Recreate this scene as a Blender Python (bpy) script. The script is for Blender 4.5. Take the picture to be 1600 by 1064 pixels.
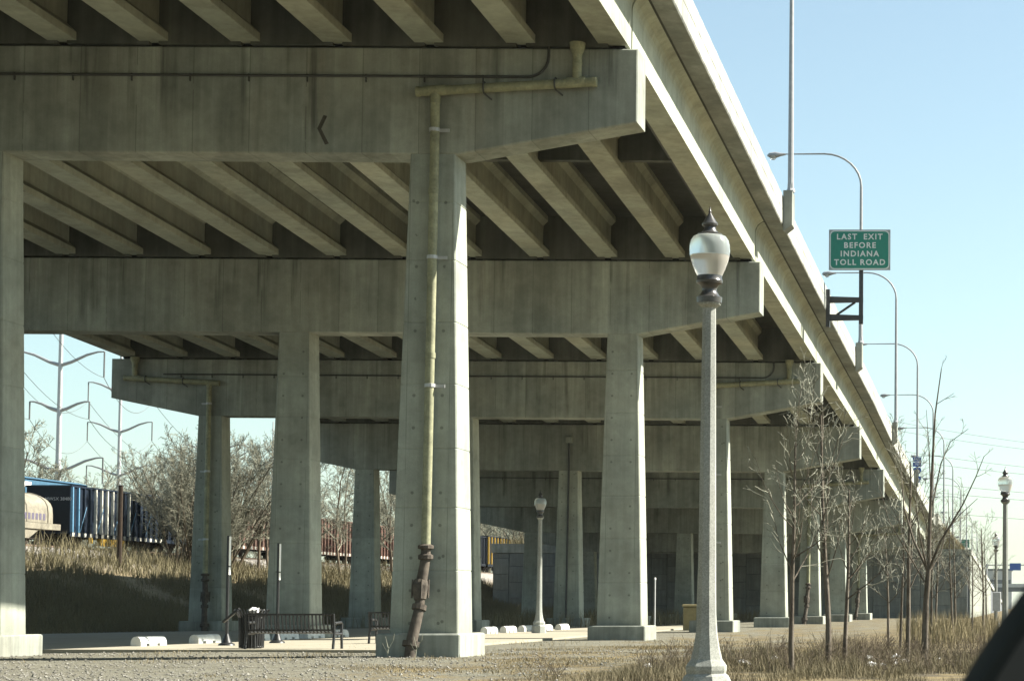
import bpy, math, random
import numpy as np
from mathutils import Vector, noise as mnoise

R = math.radians
for o in list(bpy.data.objects):
    bpy.data.objects.remove(o)
scene = bpy.context.scene
COL = scene.collection

# ------------------------------------------------------------------ camera
PX = 1600.0
FOC = 3357.0
cam_d = bpy.data.cameras.new('camera')
cam = bpy.data.objects.new('camera', cam_d)
COL.objects.link(cam)
cam.location = (0, 0, 1.23)
cam.rotation_euler = (R(93.09), 0, 0)
cam_d.sensor_fit = 'HORIZONTAL'
cam_d.sensor_width = 36.0
cam_d.lens = 36.0 * FOC / PX
cam_d.shift_x = -(1605.0 - 800.0) / PX
cam_d.shift_y = (764.0 - 532.0) / PX
cam_d.clip_start = 0.05
cam_d.clip_end = 9000
cam_d.dof.use_dof = True
cam_d.dof.focus_distance = 70
cam_d.dof.aperture_fstop = 22
scene.camera = cam

# ------------------------------------------------------------------ light
SUN = Vector((1.0, 0.33, 0.90)).normalized()          # towards the sun
SUN_EL = math.asin(SUN.z)
SUN_AZ = math.atan2(SUN.x, SUN.y)                     # clockwise from +Y
world = bpy.data.worlds.new('World')
scene.world = world
world.use_nodes = True
wn = world.node_tree
bg = wn.nodes['Background']
sky = wn.nodes.new('ShaderNodeTexSky')
sky.sky_type = 'NISHITA'
sky.sun_disc = False
sky.sun_elevation = SUN_EL
sky.sun_rotation = SUN_AZ
sky.air_density = 1.0
sky.dust_density = 0.8
sky.ozone_density = 1.0
hs = wn.nodes.new('ShaderNodeHueSaturation')
hs.inputs['Saturation'].default_value = 0.80
wn.links.new(sky.outputs[0], hs.inputs['Color'])
tintn = wn.nodes.new('ShaderNodeMix')
tintn.data_type = 'RGBA'; tintn.blend_type = 'MULTIPLY'
tintn.inputs[0].default_value = 1.0
tintn.inputs[7].default_value = (0.945, 1.06, 0.99, 1)
wn.links.new(hs.outputs[0], tintn.inputs[6])
wn.links.new(tintn.outputs[2], bg.inputs[0])
bg.inputs[1].default_value = 0.058
sun_d = bpy.data.lights.new('sun', 'SUN')
sun_d.energy = 5.0
sun_d.angle = R(0.53)
sun_d.color = (1.0, 0.94, 0.82)
sun = bpy.data.objects.new('sun', sun_d)
COL.objects.link(sun)
sun.rotation_euler = SUN.to_track_quat('Z', 'Y').to_euler()
sun.location = (40, 20, 60)

vs = scene.view_settings
vs.view_transform = 'Standard'
vs.look = 'None'
vs.exposure = 1.7
vs.gamma = 1.0
vs.use_curve_mapping = False
scene.cycles.max_bounces = 8
scene.cycles.diffuse_bounces = 5
scene.cycles.transparent_max_bounces = 12
scene.cycles.use_denoising = True

# ================================================================== helpers
WLOC = {}


class MB:
    """collects faces; build() links them as one mesh object"""
    def __init__(s):
        s.v = []; s.f = []

    def add(s, vs_, fs):
        b = len(s.v); s.v += [tuple(p) for p in vs_]
        s.f += [tuple(b + i for i in q) for q in fs]

    def hexa(s, p):
        s.add(p, [(0, 3, 2, 1), (4, 5, 6, 7), (0, 1, 5, 4), (1, 2, 6, 5), (2, 3, 7, 6), (3, 0, 4, 7)])

    def box(s, x0, x1, y0, y1, z0, z1):
        s.hexa([(x0, y0, z0), (x1, y0, z0), (x1, y1, z0), (x0, y1, z0),
                (x0, y0, z1), (x1, y0, z1), (x1, y1, z1), (x0, y1, z1)])

    def bbox(s, x0, x1, y0, y1, z0, z1, b):
        """box with chamfered vertical and top edges"""
        ring = lambda i, z: [(x0 + i + b, y0 + i, z), (x1 - i - b, y0 + i, z), (x1 - i, y0 + i + b, z), (x1 - i, y1 - i - b, z),
                             (x1 - i - b, y1 - i, z), (x0 + i + b, y1 - i, z), (x0 + i, y1 - i - b, z), (x0 + i, y0 + i + b, z)]
        s.rings([ring(0, z0), ring(0, z1 - b), ring(b, z1)])

    def rings(s, rs, cap0=True, cap1=True):
        n = len(rs[0]); vv = []; ff = []
        for r in rs: vv += r
        for k in range(len(rs) - 1):
            for i in range(n):
                j = (i + 1) % n
                ff.append((k * n + i, k * n + j, (k + 1) * n + j, (k + 1) * n + i))
        if cap0: ff.append(tuple(range(n - 1, -1, -1)))
        if cap1: ff.append(tuple((len(rs) - 1) * n + i for i in range(n)))
        s.add(vv, ff)

    def tube(s, pts, rad, n=8, cap=True):
        pts = [Vector(p) for p in pts]
        if not hasattr(rad, '__len__'): rad = [rad] * len(pts)
        rs = []
        up = None
        for i, p in enumerate(pts):
            a = pts[max(i - 1, 0)]; b = pts[min(i + 1, len(pts) - 1)]
            t = (b - a).normalized()
            if up is None:
                up = Vector((0, 0, 1)) if abs(t.z) < 0.9 else Vector((0, 1, 0))
            e1 = t.cross(up)
            if e1.length < 1e-5: e1 = t.cross(Vector((1, 0, 0)))
            e1.normalize(); e2 = e1.cross(t).normalized(); up = e2
            rs.append([tuple(p + rad[i] * (math.cos(2 * math.pi * k / n) * e1 + math.sin(2 * math.pi * k / n) * e2)) for k in range(n)])
        s.rings(rs, cap, cap)

    def lathe(s, cx, cy, prof, n=16, rot=0.0, ez=None):
        rs = []
        for r, z in prof:
            rs.append([(cx + r * math.cos(rot + 2 * math.pi * k / n), cy + r * math.sin(rot + 2 * math.pi * k / n), z) for k in range(n)])
        s.rings(rs)

    def build(s, name, mat, parent=None, smooth=False, loc=None, ang=32):
        me = bpy.data.meshes.new(name)
        off = Vector(WLOC.get(parent.name, (0, 0, 0))) if parent else Vector((0, 0, 0))
        l = Vector(loc) if loc is not None else Vector((0, 0, 0))
        if loc is None and parent is None and s.v:
            l = Vector((sum(p[0] for p in s.v) / len(s.v), sum(p[1] for p in s.v) / len(s.v), min(p[2] for p in s.v)))
        q = off + l
        me.from_pydata([(p[0] - q.x, p[1] - q.y, p[2] - q.z) for p in s.v], [], s.f)
        me.materials.append(M[mat] if isinstance(mat, str) else mat)
        if smooth:
            me.polygons.foreach_set('use_smooth', [True] * len(me.polygons))
            me.set_sharp_from_angle(angle=R(ang))
        me.update()
        return link(name, me, parent, l)


def link(name, me, parent=None, l=(0, 0, 0)):
    o = bpy.data.objects.new(name, me)
    COL.objects.link(o)
    o.location = l
    o.parent = parent
    if parent: WLOC[o.name] = tuple(Vector(WLOC.get(parent.name, (0, 0, 0))) + Vector(l))
    else: WLOC[o.name] = tuple(l)
    return o


def tag(o, label=None, cat=None, group=None, kind=None):
    if label: o['label'] = label
    if cat: o['category'] = cat
    if group: o['group'] = group
    if kind: o['kind'] = kind
    return o


def thing(name, loc, label, cat, group=None):
    o = bpy.data.objects.new(name, None)
    COL.objects.link(o)
    o.location = loc
    o.empty_display_size = 0.3
    WLOC[o.name] = tuple(loc)
    return tag(o, label, cat, group)


def copy_tree(o, loc, label=None, rz=None, sc=None, parent=None):
    c = o.copy(); COL.objects.link(c)
    c.parent = parent
    if loc is not None: c.location = loc; WLOC[c.name] = tuple(loc)
    if rz is not None: c.rotation_euler[2] = rz
    if sc is not None: c.scale = (sc, sc, sc)
    if label: c['label'] = label
    for ch in list(o.children): copy_tree(ch, None, parent=c)
    return c


# ================================================================== materials
M = {}


class NT:
    def __init__(s, name, rough=0.9, spec=0.2):
        m = bpy.data.materials.new(name); m.use_nodes = True
        s.m = m; s.t = m.node_tree; s.n = s.t.nodes
        s.b = s.n['Principled BSDF']
        s.b.inputs['Roughness'].default_value = rough
        s.b.inputs['Specular IOR Level'].default_value = spec
        M[name] = m
        s.tc = s.n.new('ShaderNodeTexCoord').outputs['Object']
        s.rnd = s.n.new('ShaderNodeObjectInfo').outputs['Random']

    def link(s, a, b): s.t.links.new(a, b)

    def setin(s, sock, v):
        if hasattr(v, 'links'): s.link(v, sock)
        else: sock.default_value = v

    def mapv(s, scale=(1, 1, 1), loc=(0, 0, 0), rot=(0, 0, 0)):
        n = s.n.new('ShaderNodeMapping'); s.link(s.tc, n.inputs[0])
        n.inputs[1].default_value = loc; n.inputs[2].default_value = rot; n.inputs[3].default_value = scale
        return n.outputs[0]

    def noise(s, scale, detail=3, rough=0.55, vec=None, rnd=True, dist=0.0):
        n = s.n.new('ShaderNodeTexNoise'); n.noise_dimensions = '4D'
        s.link(vec or s.tc, n.inputs['Vector'])
        n.inputs['Scale'].default_value = scale; n.inputs['Detail'].default_value = detail
        n.inputs['Roughness'].default_value = rough; n.inputs['Distortion'].default_value = dist
        if rnd: s.link(s.math('MULTIPLY', s.rnd, 37.0), n.inputs['W'])
        return n.outputs['Fac']

    def vor(s, scale, vec=None, out='Distance', rand=1.0):
        n = s.n.new('ShaderNodeTexVoronoi'); s.link(vec or s.tc, n.inputs['Vector'])
        n.inputs['Scale'].default_value = scale; n.inputs['Randomness'].default_value = rand
        return n.outputs[out]

    def math(s, op, a, b=0.0, c=None, clamp=False):
        n = s.n.new('ShaderNodeMath'); n.operation = op; n.use_clamp = clamp
        s.setin(n.inputs[0], a); s.setin(n.inputs[1], b)
        if c is not None: s.setin(n.inputs[2], c)
        return n.outputs[0]

    def rng(s, v, a, b, c=0.0, d=1.0):
        n = s.n.new('ShaderNodeMapRange'); n.clamp = True
        s.setin(n.inputs[0], v)
        for i, q in enumerate((a, b, c, d)): n.inputs[i + 1].default_value = q
        return n.outputs[0]

    def mix(s, f, a, b, mode='MIX'):
        n = s.n.new('ShaderNodeMix'); n.data_type = 'RGBA'; n.blend_type = mode
        s.setin(n.inputs[0], f)
        for i, q in ((6, a), (7, b)):
            if hasattr(q, 'links'): s.link(q, n.inputs[i])
            else: n.inputs[i].default_value = tuple(q)[:3] + (1,)
        return n.outputs[2]

    def sep(s, v):
        n = s.n.new('ShaderNodeSeparateXYZ'); s.link(v, n.inputs[0]); return n.outputs

    def col(s, c):
        s.setin(s.b.inputs['Base Color'], c if hasattr(c, 'links') else tuple(c)[:3] + (1,))
        return s

    def bump(s, h, strength=0.3, dist=0.01):
        n = s.n.new('ShaderNodeBump'); n.inputs['Strength'].default_value = strength
        n.inputs['Distance'].default_value = dist
        s.link(h, n.inputs['Height']); s.link(n.outputs[0], s.b.inputs['Normal'])
        return s

    def scalecol(s, c, k):
        n = s.n.new('ShaderNodeVectorMath'); n.operation = 'SCALE'
        if hasattr(c, 'links'): s.link(c, n.inputs[0])
        else: n.inputs[0].default_value = tuple(c)[:3]
        s.setin(n.inputs['Scale'], k)
        return n.outputs[0]


def dd(c, k): return tuple(q * k for q in c)


def concrete(name, base, stain=0.35, streak=0.3, panel=None, ties=False, aggregate=False, rust=0.0, drip=False, splash=False, seam=0.0):
    t = NT(name, 0.92, 0.15)
    big = t.noise(0.55, 4, 0.6)
    mid = t.noise(3.0, 4, 0.65)
    fine = t.noise(45, 3, 0.7)
    st = t.noise(1.0, 5, 0.6, vec=t.mapv((5.0, 5.0, 0.22)))
    st2 = t.noise(1.0, 4, 0.65, vec=t.mapv((1.3, 1.3, 0.10)))
    k = t.math('ADD', t.rng(big, 0.3, 0.72, 1 - stain, 1.06), t.rng(mid, 0.3, 0.7, -0.10, 0.08))
    k = t.math('MULTIPLY', k, t.rng(st, 0.36, 0.66, 1 - streak, 1.08))
    k = t.math('MULTIPLY', k, t.rng(st2, 0.42, 0.62, 1 - streak, 1.05))
    k = t.math('MULTIPLY', k, t.rng(fine, 0.25, 0.75, 0.90, 1.10))
    k = t.math('MULTIPLY', k, t.rng(t.rnd, 0, 1, 0.93, 1.07))
    x, y, z = t.sep(t.tc)
    if panel:                                     # board joints of the formwork
        fx = t.math('PINGPONG', x, panel / 2)
        ln = t.math('LESS_THAN', fx, 0.011)
        wob = t.math('GREATER_THAN', t.noise(1.2, 2), 0.40)
        k = t.math('MULTIPLY', k, t.math('SUBTRACT', 1.0, t.math('MULTIPLY', t.math('MULTIPLY', ln, wob), 0.32)))
        wn_ = t.n.new('ShaderNodeTexWhiteNoise'); wn_.noise_dimensions = '1D'
        t.link(t.math('FLOOR', t.math('DIVIDE', x, panel / 2)), wn_.inputs['W'])
        k = t.math('MULTIPLY', k, t.rng(wn_.outputs[0], 0, 1, 0.90, 1.08))
    if ties:                                      # plugged form tie holes and upright form joints
        jl = t.math('LESS_THAN', t.math('ABSOLUTE', t.math('SUBTRACT', t.math('ABSOLUTE', x), 0.515)), 0.009)
        k = t.math('MULTIPLY', k, t.math('SUBTRACT', 1.0, t.math('MULTIPLY', t.math('MULTIPLY', jl, t.rng(t.noise(.8, 2), .4, .55)), 0.35)))
        for hx in (0.34, 0.43):
            a = t.math('SUBTRACT', t.math('ABSOLUTE', x), hx)
            b = t.math('SUBTRACT', t.math('PINGPONG', t.math('ADD', z, 0.37 if hx < .4 else 0.33), 0.78), 0.39)
            r2 = t.math('ADD', t.math('MULTIPLY', a, a), t.math('MULTIPLY', b, b))
            hole = t.math('LESS_THAN', r2, 0.0015)
            hole = t.math('MULTIPLY', hole, t.math('GREATER_THAN', t.noise(0.9, 1), 0.44 if hx < .4 else 0.64))
            k = t.math('MULTIPLY', k, t.math('SUBTRACT', 1.0, t.math('MULTIPLY', hole, 0.42)))
    if drip:                                      # leak stains running down from the deck joint
        dn = t.noise(1.0, 4, 0.6, vec=t.mapv((1.9, 1.9, 0.10)))
        dn2 = t.noise(1.0, 3, 0.6, vec=t.mapv((7.0, 7.0, 0.35)))
        reach = t.math('ADD', t.math('MULTIPLY', t.noise(0.8, 2), -5.0), 0.6)
        dm = t.math('MULTIPLY', t.rng(dn, 0.56, 0.66), t.rng(t.math('SUBTRACT', z, reach), -0.3, 0.9))
        dm = t.math('MULTIPLY', dm, t.rng(dn2, 0.38, 0.56, 0.35, 1.0))
        k = t.math('MULTIPLY', k, t.math('SUBTRACT', 1.0, t.math('MULTIPLY', dm, 0.55)))
        pale = t.math('MULTIPLY', t.rng(t.noise(1.0, 4, 0.6, vec=t.mapv((3.1, 3.1, 0.12), (5, 2, 1))), 0.60, 0.70), t.rng(z, -2.6, -0.4, 0.3, 1.0))
        k = t.math('MULTIPLY', k, t.math('ADD', 1.0, t.math('MULTIPLY', pale, 0.28)))
    if splash:
        wl = t.n.new('ShaderNodeTexWhiteNoise'); wl.noise_dimensions = '2D'
        cb = t.n.new('ShaderNodeCombineXYZ'); t.link(t.math('FLOOR', t.math('DIVIDE', t.math('SUBTRACT', z, 0.5), 1.5)), cb.inputs[0]); t.link(t.rnd, cb.inputs[1])
        t.link(cb.outputs[0], wl.inputs['Vector'])
        k = t.math('MULTIPLY', k, t.rng(wl.outputs[0], 0, 1, 0.93, 1.06))
    if splash:                                    # mud splashed up the foot of the column
        sp = t.math('MULTIPLY', t.rng(t.math('ADD', z, t.math('MULTIPLY', t.noise(2.2, 4, .7), -1.1)), -0.15, 0.55, 1.0, 0.0), t.rng(t.noise(6, 4, .7), .35, .6, .4, 1.0))
        k = t.math('MULTIPLY', k, t.math('SUBTRACT', 1.0, t.math('MULTIPLY', sp, 0.38)))
        pat = t.rng(t.noise(1.1, 3, .5, dist=.4), .60, .64)
        k = t.math('MULTIPLY', k, t.math('SUBTRACT', 1.0, t.math('MULTIPLY', pat, 0.10)))
    if seam:
        sl_ = t.math('LESS_THAN', t.math('PINGPONG', y, seam / 2), 0.012)
        k = t.math('MULTIPLY', k, t.math('SUBTRACT', 1.0, t.math('MULTIPLY', sl_, 0.55)))
    if aggregate:
        v = t.vor(75, out='Color')
        sx = t.sep(v)[0]
        k = t.math('MULTIPLY', k, t.rng(sx, 0, 1, 0.78, 1.14))
    tint = t.mix(t.rng(t.noise(0.35, 2), 0.35, 0.65), base, (base[0] * 0.93, base[1] * 0.98, base[2] * 1.03))
    if rust:
        tint = t.mix(t.math('MULTIPLY', t.rng(st2, 0.60, 0.70), rust), tint, (0.22, 0.13, 0.06))
    t.col(t.scalecol(tint, k))
    t.bump(t.math('ADD', mid, t.math('MULTIPLY', fine, 0.4)), 0.35, 0.012)
    return t.m


concrete('concrete', (0.392, 0.407, 0.340), 0.34, 0.08, ties=True, splash=True)
concrete('cap_concrete', (0.370, 0.386, 0.328), 0.38, 0.14, panel=1.37, rust=0.12, drip=True)
concrete('girder_concrete', (0.415, 0.428, 0.342), 0.34, 0.08)
concrete('shaded_soffit_concrete', (0.085, 0.085, 0.072), 0.4, 0.1)  # deck underside: shade between the girders painted in as a darker base colour
concrete('shaded_diaphragm_concrete', (0.15, 0.155, 0.13), 0.4, 0.2)  # diaphragms also darkened in colour, painting in shade of the recesses
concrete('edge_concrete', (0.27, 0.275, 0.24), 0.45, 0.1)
concrete('parapet_concrete', (0.49, 0.49, 0.43), 0.28, 0.26, seam=4.6)
concrete('footing_concrete', (0.36, 0.37, 0.315), 0.38, 0.22)
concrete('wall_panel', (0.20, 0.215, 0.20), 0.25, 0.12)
concrete('post_concrete', (0.33, 0.335, 0.30), 0.2, 0.08, aggregate=True)
concrete('stop_concrete', (0.72, 0.71, 0.66), 0.2, 0.1)


def plain(name, c, rough=0.6, spec=0.4, metal=0.0, var=0.15, sc=6.0, bump=0.0):
    t = NT(name, rough, spec)
    t.b.inputs['Metallic'].default_value = metal
    k = t.math('MULTIPLY', t.rng(t.noise(sc, 4, 0.65), 0.3, 0.7, 1 - var, 1 + var), t.rng(t.noise(sc * 6, 3), 0.3, 0.7, 1 - var * .5, 1 + var * .5))
    t.col(t.scalecol(c, k))
    if bump: t.bump(t.noise(sc * 4, 3), bump, 0.01)
    return t


plain('galvanised', (0.42, 0.43, 0.43), 0.5, 0.4, 0.3, 0.12)
plain('pole_grey', (0.33, 0.335, 0.34), 0.5, 0.4, 0.3, 0.12)
plain('dark_steel', (0.035, 0.037, 0.04), 0.5, 0.4, 0.0, 0.25)
plain('black_paint', (0.018, 0.019, 0.02), 0.42, 0.45, 0.0, 0.2)
plain('iron_fitting', (0.05, 0.048, 0.045), 0.3, 0.6, 0.0, 0.2)
plain('olive_pipe', (0.245, 0.248, 0.158), 0.6, 0.3, 0.0, 0.32, 3.0)
plain('rubber', (0.012, 0.012, 0.012), 0.8, 0.2)
plain('sign_green', (0.014, 0.19, 0.135), 0.45, 0.4, 0.0, 0.06)
plain('sign_white', (0.62, 0.64, 0.62), 0.5, 0.3, 0.0, 0.05)
plain('sign_blue', (0.02, 0.08, 0.32), 0.45, 0.4, 0.0, 0.06)
plain('white_plate', (0.75, 0.75, 0.72), 0.5, 0.3, 0.0, 0.08)
plain('alu_back', (0.30, 0.31, 0.30), 0.5, 0.4, 0.4, 0.1)
plain('paint_mark', (0.075, 0.072, 0.060), 0.9, 0.1, 0.0, 0.3)
plain('conduit_grey', (0.06, 0.062, 0.058), 0.6, 0.3)
plain('litter_white', (0.8, 0.8, 0.78), 0.6, 0.3, 0.0, 0.1)
plain('box_yellow', (0.22, 0.19, 0.10), 0.7, 0.3)
plain('rail_steel', (0.16, 0.12, 0.09), 0.6, 0.4, 0.3)
plain('wood_pole', (0.045, 0.034, 0.026), 0.9, 0.1, 0.0, 0.3, 8.0, 0.4)
plain('wire', (0.10, 0.10, 0.105), 0.6, 0.2)
plain('insulator', (0.10, 0.10, 0.10), 0.4, 0.5)
plain('blue_car', (0.0035, 0.010, 0.022), 0.6, 0.3, 0.0, 0.3, 2.0)
plain('light_blue_car', (0.045, 0.115, 0.18), 0.65, 0.3, 0.0, 0.2, 1.0)
plain('navy_end', (0.006, 0.009, 0.014), 0.7, 0.2, 0.0, 0.3)
plain('pale_rib', (0.55, 0.54, 0.46), 0.6, 0.3, 0.0, 0.25)
plain('sky_rib', (0.09, 0.21, 0.32), 0.6, 0.3, 0.0, 0.2)
plain('red_car', (0.105, 0.066, 0.052), 0.85, 0.15, 0.0, 0.35, 1.5)
plain('brown_car', (0.10, 0.055, 0.042), 0.8, 0.2, 0.0, 0.3, 1.5)
plain('yellow_car', (0.4180, 0.2584, 0.0304), 0.65, 0.3, 0.0, 0.2, 1.5)
plain('tan_car', (0.20, 0.185, 0.145), 0.75, 0.2, 0.0, 0.3, 2.0)
plain('purple_mark', (0.10, 0.09, 0.13), 0.8, 0.2)
plain('undercarriage', (0.03, 0.025, 0.022), 0.8, 0.2)
plain('car_trim', (0.006, 0.010, 0.010), 0.6, 0.3, 0.0, 0.1)
plain('far_concrete', (0.42, 0.43, 0.42), 0.9, 0.1)
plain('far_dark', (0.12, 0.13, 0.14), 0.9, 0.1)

t = NT('rust_pipe', 0.85, 0.2)
t.col(t.mix(t.rng(t.noise(5, 5, .65), .35, .65), (0.05, 0.043, 0.036), (0.115, 0.097, 0.078))); t.bump(t.noise(30, 3), .5, .01)

t = NT('bark', 0.95, 0.1)
t.col(t.mix(t.rng(t.noise(1, 5, .6, vec=t.mapv((14, 14, 3))), .35, .65), (0.0646, 0.0532, 0.0418), (0.1596, 0.1406, 0.1140))); t.bump(t.noise(20, 3), .6, .02)
t = NT('twig', 0.95, 0.1)
t.col(t.mix(t.rng(t.noise(2.0, 2), .35, .65), (0.165, 0.165, 0.130), (0.31, 0.31, 0.25)))
t = NT('thicket_bark', 0.95, 0.1)
t.col(t.mix(t.rng(t.noise(1.2, 3), .35, .65), (0.0760, 0.0608, 0.0456), (0.1520, 0.1254, 0.0912)))
t = NT('thicket_twig', 0.95, 0.1)
t.col(t.mix(t.rng(t.noise(.7, 3), .35, .65), (0.135, 0.132, 0.098), (0.235, 0.232, 0.178)))


def grassmat(name, a, b, c):
    t = NT(name, 0.95, 0.1)
    n1 = t.rng(t.noise(0.5, 3, rnd=False), .35, .65)
    n2 = t.rng(t.noise(17, 2, rnd=False), .35, .65)
    t.col(t.mix(t.math('MULTIPLY', n2, 0.7), t.mix(n1, a, b), c))
    return t


grassmat('dry_grass', (0.20, 0.16, 0.085), (0.27, 0.215, 0.115), (0.13, 0.11, 0.065))
grassmat('weeds', (0.175, 0.152, 0.094), (0.24, 0.205, 0.13), (0.10, 0.09, 0.06))
grassmat('reeds', (0.28, 0.235, 0.14), (0.22, 0.185, 0.11), (0.16, 0.138, 0.085))
grassmat('bank_brush', (0.21, 0.185, 0.11), (0.15, 0.135, 0.082), (0.10, 0.088, 0.055))

# clear globe of the street lamps: frosted acrylic
t = NT('globe_acrylic', 0.28, 0.5)
t.b.inputs['Base Color'].default_value = (0.78, 0.85, 0.86, 1)
t.b.inputs['Transmission Weight'].default_value = 0.8
t.b.inputs['IOR'].default_value = 1.12
t = NT('globe_lower', 0.35, 0.5)
t.b.inputs['Base Color'].default_value = (0.70, 0.68, 0.63, 1)
t.b.inputs['Transmission Weight'].default_value = 0.62
t.b.inputs['IOR'].default_value = 1.12

# ground: gravel, trodden dirt and dry turf
t = NT('ground_mix', 0.95, 0.1)
gx, gy, gz = t.sep(t.tc)
v1 = t.sep(t.vor(42, out='Color'))[0]
v2 = t.sep(t.vor(17, out='Color'))[1]
gk = t.math('ADD', t.math('MULTIPLY', v1, 0.45), t.math('MULTIPLY', v2, 0.55))
grav = t.mix(gk, (0.052, 0.052, 0.041), (0.262, 0.258, 0.208))
grav = t.mix(t.rng(t.noise(1.3, 5, .7, rnd=False), .42, .68, 0, .6), grav, (0.0938, 0.0810, 0.0540))
grav = t.mix(t.rng(t.noise(1.0, 4, .6, rnd=False, vec=t.mapv((.09, .9, 1))), .50, .60, 0, .45), grav, (0.1638, 0.1521, 0.1209))
grav = t.mix(t.rng(t.noise(1.0, 4, .6, rnd=False, vec=t.mapv((.12, .55, 1), (3, 7, 0))), .56, .64, 0, .5), grav, (0.0638, 0.0562, 0.0413))
turf = t.mix(t.rng(t.noise(30, 4, .7, rnd=False), .3, .7), (0.095, 0.078, 0.040), (0.27, 0.215, 0.115))
soil = t.mix(t.rng(t.noise(6, 4, .7, rnd=False), .3, .7), (0.0595, 0.0510, 0.0365), (0.1190, 0.1020, 0.0748))
# turf lies in patches east of the piers, gravel to the west of them
e = t.math('ADD', gx, t.math('MULTIPLY', t.math('SUBTRACT', gy, 35.0), 0.02))
f1 = t.rng(t.math('ADD', e, t.math('MULTIPLY', t.noise(0.33, 4, .65, rnd=False), 9.0)), -8.6, -6.6)
f2 = t.rng(t.noise(0.55, 5, .7, rnd=False, vec=t.mapv((1, .45, 1))), .43, .56)
fm = t.math('MULTIPLY', f1, t.math('MAXIMUM', f2, t.rng(gx, -9.0, -6.0)))
gcol = t.mix(fm, grav, t.mix(t.rng(t.noise(.9, 3, rnd=False), .4, .6), turf, soil))
t.col(gcol)
t.bump(t.math('ADD', t.vor(42), t.noise(8, 4, rnd=False)), 0.6, 0.025)

t = NT('paving', 0.9, 0.15)
pv = t.math('MULTIPLY', t.rng(t.noise(.6, 5, .6), .3, .7, .82, 1.08), t.rng(t.noise(40, 3), .3, .7, .9, 1.1))
t.col(t.scalecol((0.3060, 0.2848, 0.2253), pv)); t.bump(t.noise(60, 3), .3, .01)
t = NT('ballast', 0.95, 0.1)
bx_, by_, bz_ = t.sep(t.tc)
bs = t.sep(t.vor(6, out='Color'))[0]
t.col(t.mix(t.rng(bz_, 3.2, 4.1), t.mix(t.rng(t.noise(1.5, 4), .3, .7), (0.13, 0.105, 0.065), (0.22, 0.18, 0.11)), t.mix(bs, (0.13, 0.12, 0.11), (0.36, 0.34, 0.31))))
t.bump(t.vor(6), .7, .06)
t = NT('asphalt', 0.9, 0.2)
t.col(t.scalecol((0.06, 0.06, 0.06), t.rng(t.noise(20, 3), .3, .7, .8, 1.2)))

rng = random.Random(7)
nrng = np.random.default_rng(11)

# ================================================================== ground
XS = sorted(set([-3000, -1500, -700, -350, -200, -120] + list(range(-90, 31, 2)) + [60, 120, 250, 500, 1000, 3000]))
YS = sorted(set([-400, -200, -100, -40, 0, 15] + list(range(24, 130, 2)) + list(range(130, 260, 6)) + [300, 400, 600, 900, 1500, 2500, 5000]))


def ground_z(x, y):
    if 20 < y < 130 and -70 < x < 30:
        a = min(1, (y - 20) / 8, (130 - y) / 20, (x + 70) / 10, (30 - x) / 10)
        z = a * 0.07 * mnoise.noise((x * .17, y * .11, 3.1))
        # a slight hollow under the weeds by the near lamp
        return z
    return 0.0


gm = MB()
gv = [(x, y, ground_z(x, y)) for y in YS for x in XS]
nx = len(XS)
gm.add(gv, [(j * nx + i, j * nx + i + 1, (j + 1) * nx + i + 1, (j + 1) * nx + i) for j in range(len(YS) - 1) for i in range(nx - 1)])
g = gm.build('ground', 'ground_mix', loc=(0, 0, 0), smooth=True)
tag(g, kind='structure')

# parking pavement under the bridge
pm = MB()
pm.hexa([(-45, 57.2, -.2), (-16.6, 55.4, -.2), (-16.6, 66, -.2), (-45, 90, -.2), (-45, 57.2, .085), (-16.6, 55.4, .085), (-16.6, 66, .085), (-45, 90, .085)])
pm.hexa([(-40, 85.77, -.2), (-16.6, 66, -.2), (-17.5, 118, -.2), (-30, 118, -.2), (-40, 85.77, .081), (-16.6, 66, .081), (-17.5, 118, .081), (-30, 118, .081)])
tag(pm.build('parking_pavement', 'paving', loc=(0, 0, 0)), kind='structure')

# railway embankment
em = MB()
prof = [(-44, -.3), (-46.5, .25), (-50, 1.35), (-54, 2.85), (-57.2, 3.9), (-58.4, 4.15), (-59.6, 4.62), (-60.6, 4.8), (-66, 4.8), (-73.5, 4.8), (-75, 4.2), (-82, 1.5), (-88, -.3)]
eys = list(range(40, 300, 4)) + [320, 360, 420, 500, 600, 750]
ev = []
for y in eys:
    for i, (x, z) in enumerate(prof):
        n_ = mnoise.noise((x * .3, y * .22, 9.)) * (.22 if 0 < i < 5 else .03)
        ev.append((x, y, z + n_))
npf = len(prof)
em.add(ev, [(j * npf + i, (j + 1) * npf + i, (j + 1) * npf + i + 1, j * npf + i + 1) for j in range(len(eys) - 1) for i in range(npf - 1)])
tag(em.build('railway_embankment', 'ballast', loc=(0, 0, 0), smooth=True), kind='structure')


def bank_z(x):
    for (a, za), (b, zb) in zip(prof, prof[1:]):
        if b <= x <= a: return za + (zb - za) * (a - x) / (a - b)
    return 0.0


# ================================================================== the bridge
CAPY = [-50.0, 25.0, 51.5, 75.5, 98.0, 121.0, 141.0, 162.0, 183.0]
CAPZ = [16.6, 15.45, 14.70, 13.36, 12.31, 11.31, 10.15, 9.15, 8.22]
ABY, ABZ = 204.5, 7.35
CAPD = 1.1
JY = [y + CAPD / 2 for y in CAPY] + [ABY]
JZ = CAPZ + [ABZ]
XR, XL = -9.45, -41.95                # cap ends
COLX = (-14.3, -25.9, -37.4)
BEAR = 0.09
GD = 1.43                              # girder depth


def fall(x): return 0.006 * (-9.5 - x)


def zline(y):
    """height of the girder undersides at the east edge"""
    for i in range(len(JY) - 1):
        if y <= JY[i + 1] or i == len(JY) - 2:
            return JZ[i] + BEAR + (JZ[i + 1] - JZ[i]) * (y - JY[i]) / (JY[i + 1] - JY[i])


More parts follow.
